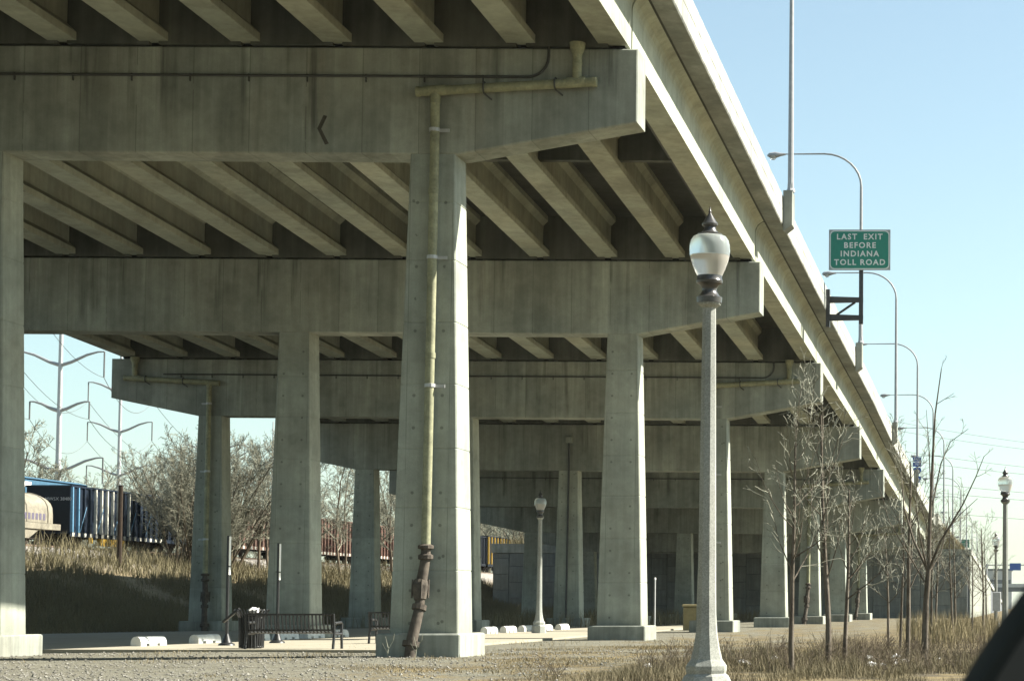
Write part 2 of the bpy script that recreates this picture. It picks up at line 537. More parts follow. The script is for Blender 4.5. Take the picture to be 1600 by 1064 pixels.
def make_column(parent, xc, y0, zt, seed):
    r = random.Random(seed)
    z0 = 0.52
    m = MB()
    zs = [z0]
    z = z0 + 1.5 + r.uniform(-.05, .05)
    while z < zt - .7:
        zs += [z - .02, z - .012, z + .012, z + .02]
        z += r.choice((1.42, 1.55, 1.5))
    zs.append(zt + .002)
    gro = 0
    rs = []
    for i, z in enumerate(zs):
        k = (z - z0) / (11.55)
        k = (zt - z) / 11.55
        hx = .535 + .285 * k
        ya = y0 + .015 - .14 * k; yb = y0 + 1.07 + .14 * k
        inset = .011 if (0 < i < len(zs) - 1 and (i - 1) % 4 in (1, 2)) else 0
        hx -= inset; ya += inset; yb -= inset
        b = .03
        rs.append([(xc - hx + b, ya, z), (xc + hx - b, ya, z), (xc + hx, ya + b, z), (xc + hx, yb - b, z),
                   (xc + hx - b, yb, z), (xc - hx + b, yb, z), (xc - hx, yb - b, z), (xc - hx, ya + b, z)])
    m.rings(rs)
    return m.build('column', 'concrete', parent, loc=(xc - WLOC[parent.name][0], 0, 0))


def make_cap(parent, y0, zt, root=2.6, tip=1.80):
    m = MB()
    xa, xb = -13.75, -37.95
    b = .03
    zz = lambda x: zt + fall(x)
    # outline in x-z, clockwise seen from the front
    out = [(XR, zz(XR) - tip), (XR, zz(XR)), (XL, zz(XL)), (XL, zz(XL) - tip), (xb, zz(xb) - root), (xa, zz(xa) - root)]
    cx, cz = (XR + XL) / 2, zt - 1.2

    def ins(d):
        o = []
        for x, z in out:
            o.append((x - d if x > cx else x + d, z - d if z > cz else z + d))
        return o
    rs = [[(x, y0, z) for x, z in ins(b)], [(x, y0 + b, z) for x, z in out], [(x, y0 + CAPD - b, z) for x, z in out], [(x, y0 + CAPD, z) for x, z in ins(b)]]
    m.rings(rs)
    return m.build('pier_cap', 'cap_concrete', parent, loc=(-25.7 - WLOC[parent.name][0], 0, zt))


PIER_LABEL = {
    0: 'concrete bridge pier standing beside the camera, out of the frame',
    1: 'concrete bridge pier overhead just in front of the camera',
    2: 'nearest wide concrete pier with the yellow drainpipe down its column',
    3: 'second concrete pier, its column standing beside the near lamp post',
    4: 'third concrete pier whose bare left cap end shows against the sky',
    5: 'fourth concrete pier behind the leafless young trees',
    6: 'fifth concrete pier, with a drainpipe, seen through bare branches',
    7: 'sixth concrete pier in the shaded far part of the bridge',
    8: 'farthest concrete pier in front of the panelled abutment wall',
}
piers = {}
for i, (y0, zt) in enumerate(zip(CAPY, CAPZ)):
    p = thing('bridge_pier', (-25.7, y0 + .5, 0), PIER_LABEL[i], 'bridge pier', 'concrete piers carrying the highway')
    piers[i] = p
    make_cap(p, y0, zt)
    for k, x in enumerate(COLX if i != 2 else (-14.4, -25.33, -37.0)):
        if i < 2 and k < 3: pass
        make_column(p, x, y0, zt + fall(x) - 2.6, i * 10 + k)
        f = MB(); f.bbox(x - 1.0, x + 1.0, y0 - .62, y0 + 1.75, -.35, .52 + .02 * ((i + k) % 3), .035)
        f.build('footing', 'footing_concrete', p)
    if i in (2, 4, 6):
        # conduit clipped to the face of the cap, turning up at the east end
        c = MB()
        zc = zt - .72
        xe = -11.55
        pts = [(XL + 2.4, y0 - .05, zc + fall(XL)), (-25, y0 - .05, zc + fall(-25)), (xe - .55, y0 - .05, zc + .02)]
        for a in range(1, 7):
            an = a * math.pi / 12
            pts.append((xe - .55 + .5 * math.sin(an), y0 - .05, zc + .02 + .5 * (1 - math.cos(an))))
        pts.append((xe - .03, y0 - .05, zt + 1.4))
        c.tube(pts, .033, 6)
        c.build('conduit', 'conduit_grey', p, smooth=True)
        for k in range(19):
            x = XL + 3.2 + k * 1.42
            if x > xe - .7: break
            b = MB(); b.box(x - .012, x + .012, y0 - .06, y0 - .002, zc + fall(x) - .14, zc + fall(x) + .045); b.build('conduit_clip', 'conduit_grey', p)

# the painted chevron on the near cap
mk = MB()
yy = CAPY[2] - .004
cx_, cz_ = -17.15, 12.72
mk.add([(cx_ + .10, yy, cz_ + .36), (cx_ + .19, yy, cz_ + .33), (cx_ + .05, yy, cz_ + .02), (cx_ + .24, yy, cz_ - .34), (cx_ + .15, yy, cz_ - .37), (cx_ - .05, yy, cz_ + .03)],
       [(0, 5, 2, 1), (5, 4, 3, 2)])
mk.build('painted_mark', 'paint_mark', piers[2])

# ---- spans
SPAN_LABEL = ['span of the highway overhead beside the camera', 'span of the highway passing over the camera towards the near pier',
              'nearest bridge span, concrete girders running to the near pier', 'second bridge span between the near pier and the next one',
              'third bridge span, carrying the green toll road sign', 'fourth bridge span, sloping down behind the bare trees',
              'fifth bridge span above the bare branches', 'sixth bridge span in the shaded distance', 'last bridge span resting on the abutment wall']
gprof = [(-.35, 0), (.35, 0), (.35, .2), (.11, .43), (.11, 1.08), (.28, 1.25), (.28, GD), (-.28, GD), (-.28, 1.25), (-.11, 1.08), (-.11, .43), (-.35, .2)]
for i in range(len(JY) - 1):
    ya, yb = JY[i] + .03, JY[i + 1] - .03
    za, zb = JZ[i] + BEAR, JZ[i + 1] + BEAR
    s = thing('bridge_span', (-25.7, ya, 0), SPAN_LABEL[min(i, 8)], 'bridge span', 'highway bridge spans')
    ng = 15 if i <= 1 else 14
    xs_ = [-10.05 - k * (31.15 / (ng - 1)) for k in range(ng)]
    L = yb - ya
    gme = None
    if i == 0: xs_use = []
    else: xs_use = xs_
    for x in xs_use:
        if gme is None:
            m = MB()
            m.rings([[(px_, q, pz + za + (zb - za) * q / L) for px_, pz in gprof] for q in (.05, .6, L / 2, L - .6, L - .05)])
            me = bpy.data.meshes.new('girder')
            me.from_pydata(m.v, [], m.f); me.materials.append(M['girder_concrete']); me.update()
            gme = me
        if x in (xs_[0], xs_[-1]):            # fascia beams: flush outer face, coved into the overhang
            sgn = 1 if x == xs_[0] else -1
            fp = [(-.35, 0), (.35, 0), (.35, 1.02), (.37, 1.15), (.43, 1.28), (.53, 1.37), (.66, GD - .001), (-.28, GD - .001), (-.28, 1.25), (-.11, 1.08), (-.11, .43), (-.35, .2)]
            if sgn < 0: fp = [(-a, b) for a, b in fp][::-1]
            m = MB()
            m.rings([[(px_, q, pz + za + (zb - za) * q / L) for px_, pz in fp] for q in (.05, L / 2, L - .05)])
            me = bpy.data.meshes.new('fascia_girder')
            me.from_pydata(m.v, [], m.f); me.materials.append(M['girder_concrete']); me.update()
            link('fascia_girder', me, s, (x + 25.7, 0, fall(x)))
            continue
        link('girder', gme, s, (x + 25.7, 0, fall(x)))
    # deck
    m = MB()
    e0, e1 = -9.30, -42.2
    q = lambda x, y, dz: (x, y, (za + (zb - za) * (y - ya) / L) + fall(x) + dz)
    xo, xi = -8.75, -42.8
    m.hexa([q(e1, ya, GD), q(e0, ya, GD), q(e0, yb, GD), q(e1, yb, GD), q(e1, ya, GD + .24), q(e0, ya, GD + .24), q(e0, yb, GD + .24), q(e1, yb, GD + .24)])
    m.build('deck_slab', 'shaded_soffit_concrete', s)
    for x0, x1, sg in ((e0 - .02, xo - .03, 1), (e1 + .02, xi + .03, -1)):
        m = MB()
        nseg = 10
        top = []; bot = []
        for k in range(nseg + 1):
            y = ya + (yb - ya) * k / nseg
            top.append((q(x0, y, GD - .018), q(x1, y, GD - .03)))
        for k in range(nseg):
            (a, b), (c, d) = top[k], top[k + 1]
            up = lambda p: (p[0], p[1], p[2] + .2)
            if sg > 0: m.hexa([a, b, d, c, up(a), up(b), up(d), up(c)])
            else: m.hexa([b, a, c, d, up(b), up(a), up(c), up(d)])
        m.build('edge_strip', 'edge_concrete', s)
        # parapet: fascia band, recessed construction joint, barrier wall
        xa_ = xo if sg > 0 else xi
        m = MB()
        pr = [(-.03, GD - .05), (0, GD - .01), (0, GD + .46), (-.014, GD + .468), (-.014, GD + .482), (0, GD + .49), (-.02, GD + 1.03), (-.05, GD + 1.06), (-.24, GD + 1.06), (-.27, GD + 1.03), (-.42, GD + .3), (-.42, GD + .18), (-.06, GD + .18)]
        if sg < 0: pr = [(-a, b) for a, b in pr][::-1]
        m.rings([[q(xa_ + a, y, b) for a, b in pr] for y in (ya, (ya + yb) / 2, yb)])
        m.build('parapet', 'parapet_concrete', s)
    # cross diaphragms and bearings
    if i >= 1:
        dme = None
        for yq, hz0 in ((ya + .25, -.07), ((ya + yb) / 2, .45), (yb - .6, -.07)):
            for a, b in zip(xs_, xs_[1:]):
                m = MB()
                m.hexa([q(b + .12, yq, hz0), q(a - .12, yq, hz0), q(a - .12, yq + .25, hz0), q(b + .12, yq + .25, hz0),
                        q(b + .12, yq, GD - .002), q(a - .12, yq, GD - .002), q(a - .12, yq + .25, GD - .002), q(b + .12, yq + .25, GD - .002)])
                m.build('diaphragm', 'shaded_diaphragm_concrete', s)
        for x in xs_:
            for yq in (ya + .12, yb - .42):
                m = MB(); z_ = za + (zb - za) * (yq - ya) / L + fall(x)
                m.box(x - .26, x + .26, yq, yq + .3, z_ - BEAR + .004, z_ - .004)
                m.build('bearing', 'rubber', s)

# ---- abutment: panelled retaining wall below the end of the bridge
ab = thing('retaining_wall', (-28, ABY + .4, 0), 'grey panelled retaining wall under the far end of the bridge', 'retaining wall')
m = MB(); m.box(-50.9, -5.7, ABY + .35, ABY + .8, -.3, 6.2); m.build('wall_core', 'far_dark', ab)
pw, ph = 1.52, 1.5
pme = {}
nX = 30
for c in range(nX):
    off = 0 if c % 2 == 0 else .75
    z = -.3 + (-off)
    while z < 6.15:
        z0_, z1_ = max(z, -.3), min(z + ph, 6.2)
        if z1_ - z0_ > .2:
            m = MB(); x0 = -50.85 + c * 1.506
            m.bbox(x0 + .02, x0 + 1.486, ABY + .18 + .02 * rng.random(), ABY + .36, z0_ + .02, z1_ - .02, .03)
            m.build('panel', 'wall_panel', ab)
        z += ph
m = MB(); m.hexa([(-51.05, ABY + .1, 6.22), (-5.35, ABY + .1, 6.0), (-5.35, ABY + .9, 6.0), (-51.05, ABY + .9, 6.22), (-51.05, ABY + .1, 7.1), (-5.35, ABY + .1, 6.55), (-5.35, ABY + .9, 6.55), (-51.05, ABY + .9, 7.1)])
m.build('coping', 'footing_concrete', ab)
# east wing wall running on beside the approach road, its top falling away
wy = [ABY + .95, 230, 260, 292, 320, 350, 420, 520]
wz = [6.5, 6.1, 5.5, 4.95, 4.4, 3.9, 2.7, 1.2]
m = MB()
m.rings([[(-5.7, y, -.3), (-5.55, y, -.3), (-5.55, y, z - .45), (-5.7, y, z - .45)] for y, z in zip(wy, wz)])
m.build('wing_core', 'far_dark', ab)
for k in range(60):
    y = ABY + .97 + k * 1.9
    zt_ = np.interp(y + 1, wy, wz) - .45
    off = 0 if k % 2 == 0 else .75
    z = -.3 - off
    while z < zt_ - .1:
        z0_, z1_ = max(z, -.3), min(z + ph, zt_)
        if z1_ - z0_ > .15:
            m = MB(); m.bbox(-5.56, -5.42 + .015 * rng.random(), y + .02, y + 1.88, z0_ + .02, z1_ - .02, .025); m.build('panel', 'footing_concrete', ab)
        z += ph
m = MB()
m.rings([[(-5.85, y, z - .46), (-5.3, y, z - .46), (-5.3, y, z + .05), (-5.85, y, z + .05)] for y, z in zip(wy, wz)])
m.build('wing_coping', 'parapet_concrete', ab)

# approach fill behind the abutment, with the road on it
ay = [ABY + .85, 240, 300, 360, 420, 520, 640]
az = [9.0, 7.6, 5.6, 3.9, 2.6, 1.1, .15]
fay = [ABY + .85, ABY + .9, 216] + ay[1:]
m = MB()
m.rings([[(-50.6, y, -.4), (-5.75, y, -.4), (-5.75, y, max(.0, np.interp(y, wy, wz) - .5)), (-8.4, y, z), (-41, y, z), (-42.9, y, zw), (-50.6, y, max(0, min(zw, z - 2.2)))] for y, z, zw in [(y, float(np.interp(y, ay, az)), min(float(np.interp(y, [205, 206, 216], [6.6, 6.7, 8.3])), float(np.interp(y, ay, az)))) for y in fay]])
tag(m.build('approach_fill', 'dry_grass', loc=(0, 0, 0)), kind='structure')
m = MB()
m.rings([[(-8.9, y, z + .004), (-8.9, y, z + .15), (-42.5, y, z + .15), (-42.5, y, z + .004)] for y, z in zip(ay, az)])
tag(m.build('approach_road', 'asphalt', loc=(0, 0, 0)), kind='structure')
m = MB()
m.rings([[(-8.5, y, z - .5), (-8.5, y, z + .95), (-8.8, y, z + .95), (-8.8, y, z - .5)] for y, z in zip(ay, az)])
o = m.build('roadside_barrier', 'parapet_concrete')
tag(o, 'pale concrete barrier along the approach road beyond the bridge', 'barrier')


# ================================================================== drain pipes on piers
def drain(pier_i, label, side=1, full=True):
    y0, zt = CAPY[pier_i], CAPZ[pier_i]
    xc = COLX[0] if side > 0 else COLX[2]
    zt += fall(xc)
    X = lambda v: xc + side * v
    d = thing('drain_pipe', (X(.0), y0 - .3, 0), label, 'drain pipe', 'drain pipes on the pier columns')
    yp = y0 - .17
    zj = zt - 1.10                           # cross pipe height at the downspout
    m = MB(); m.tube([(X(-.42), yp, zj - .02), (X(3.87), yp, zj + .22)], .118, 12); cp = m.build('cross_pipe', 'olive_pipe', d, smooth=True)
    m = MB(); m.tube([(X(-.46), yp, zj - .022), (X(-.38), yp, zj - .018)], .132, 12); m.tube([(X(3.80), yp, zj + .215), (X(3.90), yp, zj + .222)], .13, 12); m.build('end_cap', 'olive_pipe', cp, smooth=True)
    m = MB(); m.tube([(X(-.26), yp, zj - .01), (X(.26), yp, zj + .02)], .132, 12); m.tube([(X(0), yp, zj - .3), (X(0), yp, zj)], .125, 12); m.build('tee_fitting', 'olive_pipe', d, smooth=True)
    xf = 3.42
    m = MB()
    m.lathe(X(xf), yp, [(.115, zj + .2), (.115, zj + .62), (.125, zj + .64), (.125, zj + .68), (.115, zj + .7), (.125, zj + .9), (.185, zj + 1.03), (.20, zj + 1.17), (.18, zj + 1.18)], 14)
    m.build('inlet_funnel', 'olive_pipe', d, smooth=True)
    m = MB(); m.tube([(X(xf - .25), yp, zj + .2), (X(xf + .2), yp, zj + .23)], .13, 12); m.build('tee_fitting', 'olive_pipe', d, smooth=True)
    for q in (1.18, 2.9):
        m = MB(); zq = zj + .24 * q / 4
        for a in range(9):
            pass
        m.tube([(X(q) , yp + .17 * math.cos(a * math.pi / 6 + .5) * .85, zq + .145 * math.sin(a * math.pi / 6 + .5)) for a in range(0, 11)], .022, 5)
        m.tube([(X(q), yp, zq - .14), (X(q + .14 * side), y0 - .01, zq - .25)], .022, 5)
        m.build('clamp', 'conduit_grey', d, smooth=True)
    zb_ = 2.62
    yl = lambda z: y0 - .17 - .14 * (zt - 2.6 - z) / 11.55 if z < zt - 2.6 else y0 - .17
    m = MB(); m.tube([(X(0), yl(zj), zj - .25), (X(0), yl(zt - 2.6), zt - 2.6), (X(-.03), yl(zb_) - .02, zb_)], .113, 12); m.build('downspout', 'olive_pipe', d, smooth=True)
    z = zt - 2.05; k = 0
    while z > zb_ + 1.2:
        m = MB()
        m.lathe(X(-.01), yl(z) - .005, [(.115, z - .045), (.132, z - .04), (.132, z + .04), (.115, z + .045)], 12)
        m.box(min(X(.1), X(.34)), max(X(.1), X(.34)), yl(z) + .02, yl(z) + .05, z - .05, z + .03)
        m.build('clamp', 'galvanised', d)
        z -= 3.1
    for zc in (zt - 3.55, 7.2):
        if zb_ + 1 < zc < zt - 2.6:
            m = MB(); m.lathe(X(-.01), yl(zc) - .005, [(.113, zc - .07), (.125, zc - .065), (.125, zc + .065), (.113, zc + .07)], 12); m.build('coupling', 'olive_pipe', d, smooth=True)
    # cast-iron lower run: flanges, knuckle joints and the leaning boot that clears the footing
    yq = yl(zb_) - .02
    m = MB(); m.lathe(X(-.03), yq, [(.12, 2.56), (.19, 2.58), (.19, 2.65), (.12, 2.68)], 12); m.build('flange', 'rust_pipe', d)
    m = MB(); m.lathe(X(-.03), yq, [(.11, 2.3), (.18, 2.33), (.18, 2.42), (.12, 2.45), (.11, 2.56)], 12); m.build('flange', 'rust_pipe', d)
    m = MB(); m.tube([(X(-.035), yq, 2.35), (X(-.05), yq - .03, 2.15), (X(-.10), yq - .10, 1.75), (X(-.11), yq - .13, 1.45)], [.115, .12, .135, .13], 12); m.build('elbow_pipe', 'rust_pipe', d, smooth=True)
    m = MB()
    m.tube([(X(-.10), yq - .09, 1.82), (X(-.115), yq - .12, 1.70), (X(-.12), yq - .13, 1.55), (X(-.10), yq - .16, 1.36)], [.155, .19, .18, .14], 11)
    m.build('knuckle_joint', 'rust_pipe', d)
    for a in range(4):
        an = a * math.pi / 2 + .4
        m = MB(); m.tube([(X(-.11) + .185 * math.cos(an), yq - .1 + .185 * math.sin(an), 1.84), (X(-.11) + .19 * math.cos(an), yq - .15 + .19 * math.sin(an), 1.40)], .022, 5); m.build('tie_bolt', 'rust_pipe', d)
    m = MB(); m.tube([(X(-.10), yq - .15, 1.42), (X(-.11), yq - .19, 1.15), (X(-.20), yq - .42, .45), (X(-.24), yq - .50, -.1)], [.11, .12, .135, .14], 12); m.build('boot_pipe', 'rust_pipe', d, smooth=True)
    m = MB(); m.tube([(X(-.105), yq - .17, 1.24), (X(-.118), yq - .20, 1.12)], .17, 11); m.build('flange', 'rust_pipe', d)
    m = MB(); m.tube([(X(-.212), yq - .44, .38), (X(-.222), yq - .465, .26)], .20, 11); m.build('flange', 'rust_pipe', d)
    return d


drain(2, 'yellow drainpipe with rusty lower joints down the nearest column')
drain(4, 'yellow drainpipe on the column just behind the near lamp post')
drain(4, 'grey drainpipe on the leftmost column, below the bare cap end', side=-1)
drain(6, 'slim drainpipe on the far column behind two thin tree trunks')
drain(8, 'farthest drainpipe, on the small column near the abutment')
# slim downpipe on the middle column of the fourth pier
y5 = CAPY[5]
d5 = thing('drain_pipe', (-25.9, y5 - .2, 0), 'slim dark pipe down the middle column behind the far lamp post', 'drain pipe')
m = MB(); m.tube([(-25.85, y5 - .06, CAPZ[5] - .9), (-25.85, y5 - .06, 8.8), (-25.9, y5 - .2, 0)], .055, 8); m.build('downspout', 'conduit_grey', d5, smooth=True)
m = MB(); m.bbox(-26.05, -25.65, y5 - .2, y5 - .01, CAPZ[5] - .95, CAPZ[5] - .6, .02); m.build('junction_box', 'concrete', d5)

# hanging pipe under the nearest deep span, along the outer girder
m = MB()
pts = [(-10.75, y, zline(y) + .55) for y in (53.5, 60, 66, 72, 74.5)]
m.tube(pts, .06, 6)
hp = thing('hanging_conduit', (-10.75, 53.5, 14), 'thin dark pipe slung beside the outer girder of the second span', 'pipe')
m.build('pipe_run', 'conduit_grey', hp, smooth=True)
for k in range(6):
    y = 55 + k * 3.6
    m = MB(); z = zline(y) + .55
    m.box(-10.78, -10.48, y - .02, y + .02, z + .05, z + .10); m.build('hanger', 'conduit_grey', hp)


# ================================================================== light poles on the parapet
def cobra_pole(y, ztop_base, label, x=-8.52, deckz=None):
    zb_ = ztop_base
    p = thing('light_pole', (x, y, zb_), label, 'light pole', 'highway light poles along the parapet')
    m = MB()
    # concrete pilaster bracketed out from the parapet
    rs = []
    for z, d_ in ((zb_ - .1, .06), (zb_ + .12, .34), (zb_ + 1.33, .34), (zb_ + 1.36, .31)):
        rs.append([(-8.74, y - .42, z), (-8.76 + d_, y - .42, z), (-8.76 + d_, y + .42, z), (-8.74, y + .42, z)])
    m.rings(rs); m.build('pilaster', 'edge_concrete', p)
    zt = zb_ + 11.15
    m = MB()
    pts = [(x, y, zb_ + 1.36), (x, y, zb_ + 5), (x, y, zt - 1.7)]
    rad = [.108, .092, .072]
    for a in range(1, 9):
        an = a * math.pi / 16
        pts.append((x - 1.9 * (1 - math.cos(an)), y, zt - 1.7 + 1.7 * math.sin(an))); rad.append(.07 - .002 * a)
    pts += [(x - 4.2, y, zt - .02)]; rad += [.035]
    m.tube(pts[:3], rad[:3], 10); m.build('pole', 'pole_grey', p, smooth=True)
    m = MB(); m.tube(pts[2:], [r_ * .85 for r_ in rad[2:]], 8); m.build('mast_arm', 'pole_grey', p, smooth=True)
    m = MB(); m.lathe(x, y, [(.16, zb_ + 1.36), (.16, zb_ + 1.42), (.12, zb_ + 1.5), (.11, zb_ + 1.7)], 8); m.build('base_plate', 'pole_grey', p)
    xe = x - 4.15
    m = MB()
    m.tube([(xe + .25, y, zt - .02), (xe, y, zt - .04), (xe - .25, y, zt - .06), (xe - .55, y, zt - .08), (xe - .68, y, zt - .09)], [.05, .09, .16, .14, .04], 10)
    h = m.build('luminaire', 'pole_grey', p, smooth=True)
    m = MB(); m.lathe(xe - .38, y, [(.04, zt - .32), (.12, zt - .29), (.17, zt - .18), (.17, zt - .12)], 10); m.build('lens', 'globe_lower', h, smooth=True)
    return p


def pb(y): return zline(y) + GD - .15


cobra_pole(76.7, pb(76.7), 'tall grey light pole cut off by the top of the picture')
cobra_pole(109.3, pb(109.3), 'light pole rising behind the green toll road sign')
cobra_pole(138.9, pb(138.9), 'light pole, second to the right of the green sign')
cobra_pole(166.2, pb(166.2), 'light pole carrying the small blue route signs')
cobra_pole(194.3, pb(194.3), 'light pole beside the upper trunk of the tallest bare tree')
fy = [219.5, 246, 274, 302, 332, 365, 400]
fz = list(np.interp(fy, ay, az))
for k, (y, z) in enumerate(zip(fy, fz)):
    cobra_pole(y, z - .2, 'far light pole on the approach road beyond the abutment, %s from the left' % ('first', 'second', 'third', 'fourth', 'fifth', 'sixth', 'seventh')[k])

# ================================================================== toll road sign
sg = thing('road_sign', (-7.24, 93, 13.45), 'green road sign reading last exit before Indiana toll road', 'sign')
m = MB(); m.box(-8.64, -5.96, 92.90, 92.925, 15.78, 17.56)
pn = m.build('sign_panel', 'alu_back', sg)


def rrect(x0, x1, z0, z1, r, y, n=5):
    pts = []
    for cx, cz, a0 in ((x1 - r, z1 - r, 0), (x0 + r, z1 - r, 90), (x0 + r, z0 + r, 180), (x1 - r, z0 + r, 270)):
        for k in range(n + 1):
            a = R(a0 + 90 * k / n); pts.append((cx + r * math.cos(a), y, cz + r * math.sin(a)))
    return pts


def slab_poly(m, pts, depth):
    n = len(pts)
    b = [(p[0], p[1] + depth, p[2]) for p in pts]
    m.rings([pts, b])


m = MB(); slab_poly(m, rrect(-8.60, -6.00, 15.82, 17.52, .2, 92.894), .006); m.build('border', 'sign_white', pn)
m = MB(); slab_poly(m, rrect(-8.555, -6.045, 15.865, 17.475, .17, 92.889), .005); m.build('green_face', 'sign_green', pn)


def text_mesh(txt, size, mat, parent, x, y, z, name='lettering', space=1.0, bold=.0, sx=1.0, word=1.0):
    cu = bpy.data.curves.new('lettering', 'FONT')
    cu.body = txt; cu.size = size; cu.align_x = 'CENTER'; cu.align_y = 'CENTER'
    cu.space_character = space; cu.space_word = word; cu.extrude = .003; cu.offset = bold; cu.resolution_u = 3
    to = bpy.data.objects.new('tmp_text', cu); COL.objects.link(to)
    dg = bpy.context.evaluated_depsgraph_get()
    me = bpy.data.meshes.new_from_object(to.evaluated_get(dg))
    bpy.data.objects.remove(to)
    me.name = name
    for v in me.vertices:
        a, b, c = v.co
        v.co = (a * sx, -c, b)
    me.materials.clear(); me.materials.append(M[mat])
    w = WLOC[parent.name]
    return link(name, me, parent, (x - w[0], y - w[1], z - w[2]))


for txt, xx, zz in (('LAST', -7.86, 17.235), ('EXIT', -6.72, 17.235), ('BEFORE', -7.29, 16.86), ('INDIANA', -7.30, 16.49), ('TOLL', -7.93, 16.115), ('ROAD', -6.73, 16.115)):
    text_mesh(txt, .345, 'sign_white', pn, xx, 92.882, zz, space=1.24, bold=.008)
m = MB(); m.box(-7.33, -7.15, 92.99, 93.15, 13.45, 17.4); m.build('post', 'dark_steel', sg)
for z in (14.5, 13.72):
    m = MB()
    m.hexa([(-8.62, 92.98, z - .13), (-7.15, 92.98, z - .10), (-7.15, 93.16, z - .10), (-8.62, 93.16, z - .13), (-8.62, 92.98, z + .15), (-7.15, 92.98, z + .10), (-7.15, 93.16, z + .10), (-8.62, 93.16, z + .15)])
    m.build('bracket_arm', 'dark_steel', sg)
m = MB(); m.tube([(-8.3, 93.07, 13.85), (-7.5, 93.07, 14.4)], .055, 6); m.build('diagonal_brace', 'dark_steel', sg)
m = MB(); m.box(-8.76, -8.60, 92.9, 93.25, 13.3, 14.95); m.build('mounting_plate', 'dark_steel', sg)
for z in (15.98, 17.3):
    m = MB(); m.box(-8.5, -6.1, 92.93, 92.985, z - .04, z + .04); m.build('stiffener', 'alu_back', sg)

# route shields on the fourth pole
rs_ = thing('route_signs', (-8.45, 166, 10.6), 'stack of small blue route markers on a light pole', 'sign')
yq = 165.93
RX = -8.52
for zc, txt in ((12.50, 'EAST'), (12.10, 'TO')):
    m = MB(); m.box(RX - .33, RX + .33, yq, yq + .02, zc - .17, zc + .17); a_ = m.build('plate', 'sign_blue', rs_)
    text_mesh(txt, .22, 'sign_white', a_, RX, yq - .006, zc, bold=.008)


def shield(zc, txt):
    pts = [(-.7, .55), (-.35, .68), (0, .6), (.35, .68), (.7, .55), (.78, .1), (.6, -.35), (0, -.78), (-.6, -.35), (-.78, .1)][::-1]
    m = MB(); slab_poly(m, [(RX + a * .42, yq, zc + b * .42) for a, b in pts], .02)
    a_ = m.build('route_shield', 'sign_blue', rs_)
    text_mesh(txt, .34, 'sign_white', a_, RX, yq - .006, zc - .02, bold=.012)


shield(11.58, '90'); shield(10.92, '94')
m = MB(); m.box(RX - .04, RX + .04, yq + .02, yq + .06, 10.7, 12.7); m.build('strap', 'pole_grey', rs_)


# ================================================================== street lamps
def lamp(loc, label):
    p = thing('street_lamp', (0, 0, 0), label, 'street lamp', 'ornamental street lamps')
    r8 = math.pi / 8
    f8 = 1 / math.cos(r8)
    m = MB()
    prof = [(.29, -.05), (.29, .34), (.262, .40), (.228, .43), (.24, .47), (.24, .52), (.20, .60), (.165, .74), (.135, .92), (.120, 1.15), (.116, 1.4), (.085, 4.78), (.088, 4.80), (.145, 4.84), (.15, 4.86)]
    m.lathe(0, 0, [(r * f8 * (.96 if z < .6 else .89), z) for r, z in prof], 8, r8)
    m.build('post', 'post_concrete', p)
    m = MB(); m.lathe(0, 0, [(.15, 4.861), (.155, 4.93), (.12, 4.95), (.09, 5.0), (.09, 5.04), (.115, 5.08), (.155, 5.10), (.16, 5.13), (.15, 5.15), (.15, 5.19), (.12, 5.20)], 20)
    m.build('fitter', 'iron_fitting', p, smooth=True)
    m = MB(); m.lathe(0, 0, [(.135, 5.185), (.15, 5.19), (.19, 5.28), (.225, 5.38), (.236, 5.432)], 24); m.build('globe_base', 'globe_lower', p, smooth=True)
    m = MB(); m.lathe(0, 0, [(.238, 5.434), (.243, 5.50), (.240, 5.56), (.225, 5.62), (.195, 5.665), (.16, 5.68)], 24); m.build('globe', 'globe_acrylic', p, smooth=True)
    m = MB(); m.lathe(0, 0, [(.145, 5.682), (.148, 5.70), (.10, 5.715), (.075, 5.75), (.07, 5.78), (.095, 5.80), (.098, 5.82), (.075, 5.85), (.045, 5.90), (.02, 5.94), (.012, 5.955), (.022, 5.965), (.012, 5.98), (.004, 6.03)], 16)
    m.build('finial', 'iron_fitting', p, smooth=True)
    p.location = loc; WLOC[p.name] = loc
    return p


l0 = lamp((-3.82, 25.66, -.01), 'near street lamp with white globe standing among the weeds')
copy_tree(l0, (-20.3, 89.5, 0.0), 'street lamp under the bridge between two columns')
copy_tree(l0, (-.72, 70.5, -.25), 'street lamp at the right edge, taller of the pair')
copy_tree(l0, (-1.86, 128, -.4), 'smaller distant street lamp beside the grey utility box')
ub = thing('utility_box', (-2.0, 124.5, 0), 'grey utility box at the foot of the distant street lamp', 'utility box')
m = MB(); m.bbox(-2.0, -1.52, 124.2, 124.7, .9, 2.0, .03); m.build('cabinet', 'galvanised', ub)
m = MB(); m.box(-1.8, -1.72, 124.4, 124.5, -.1, .9); m.build('stand', 'galvanised', ub)


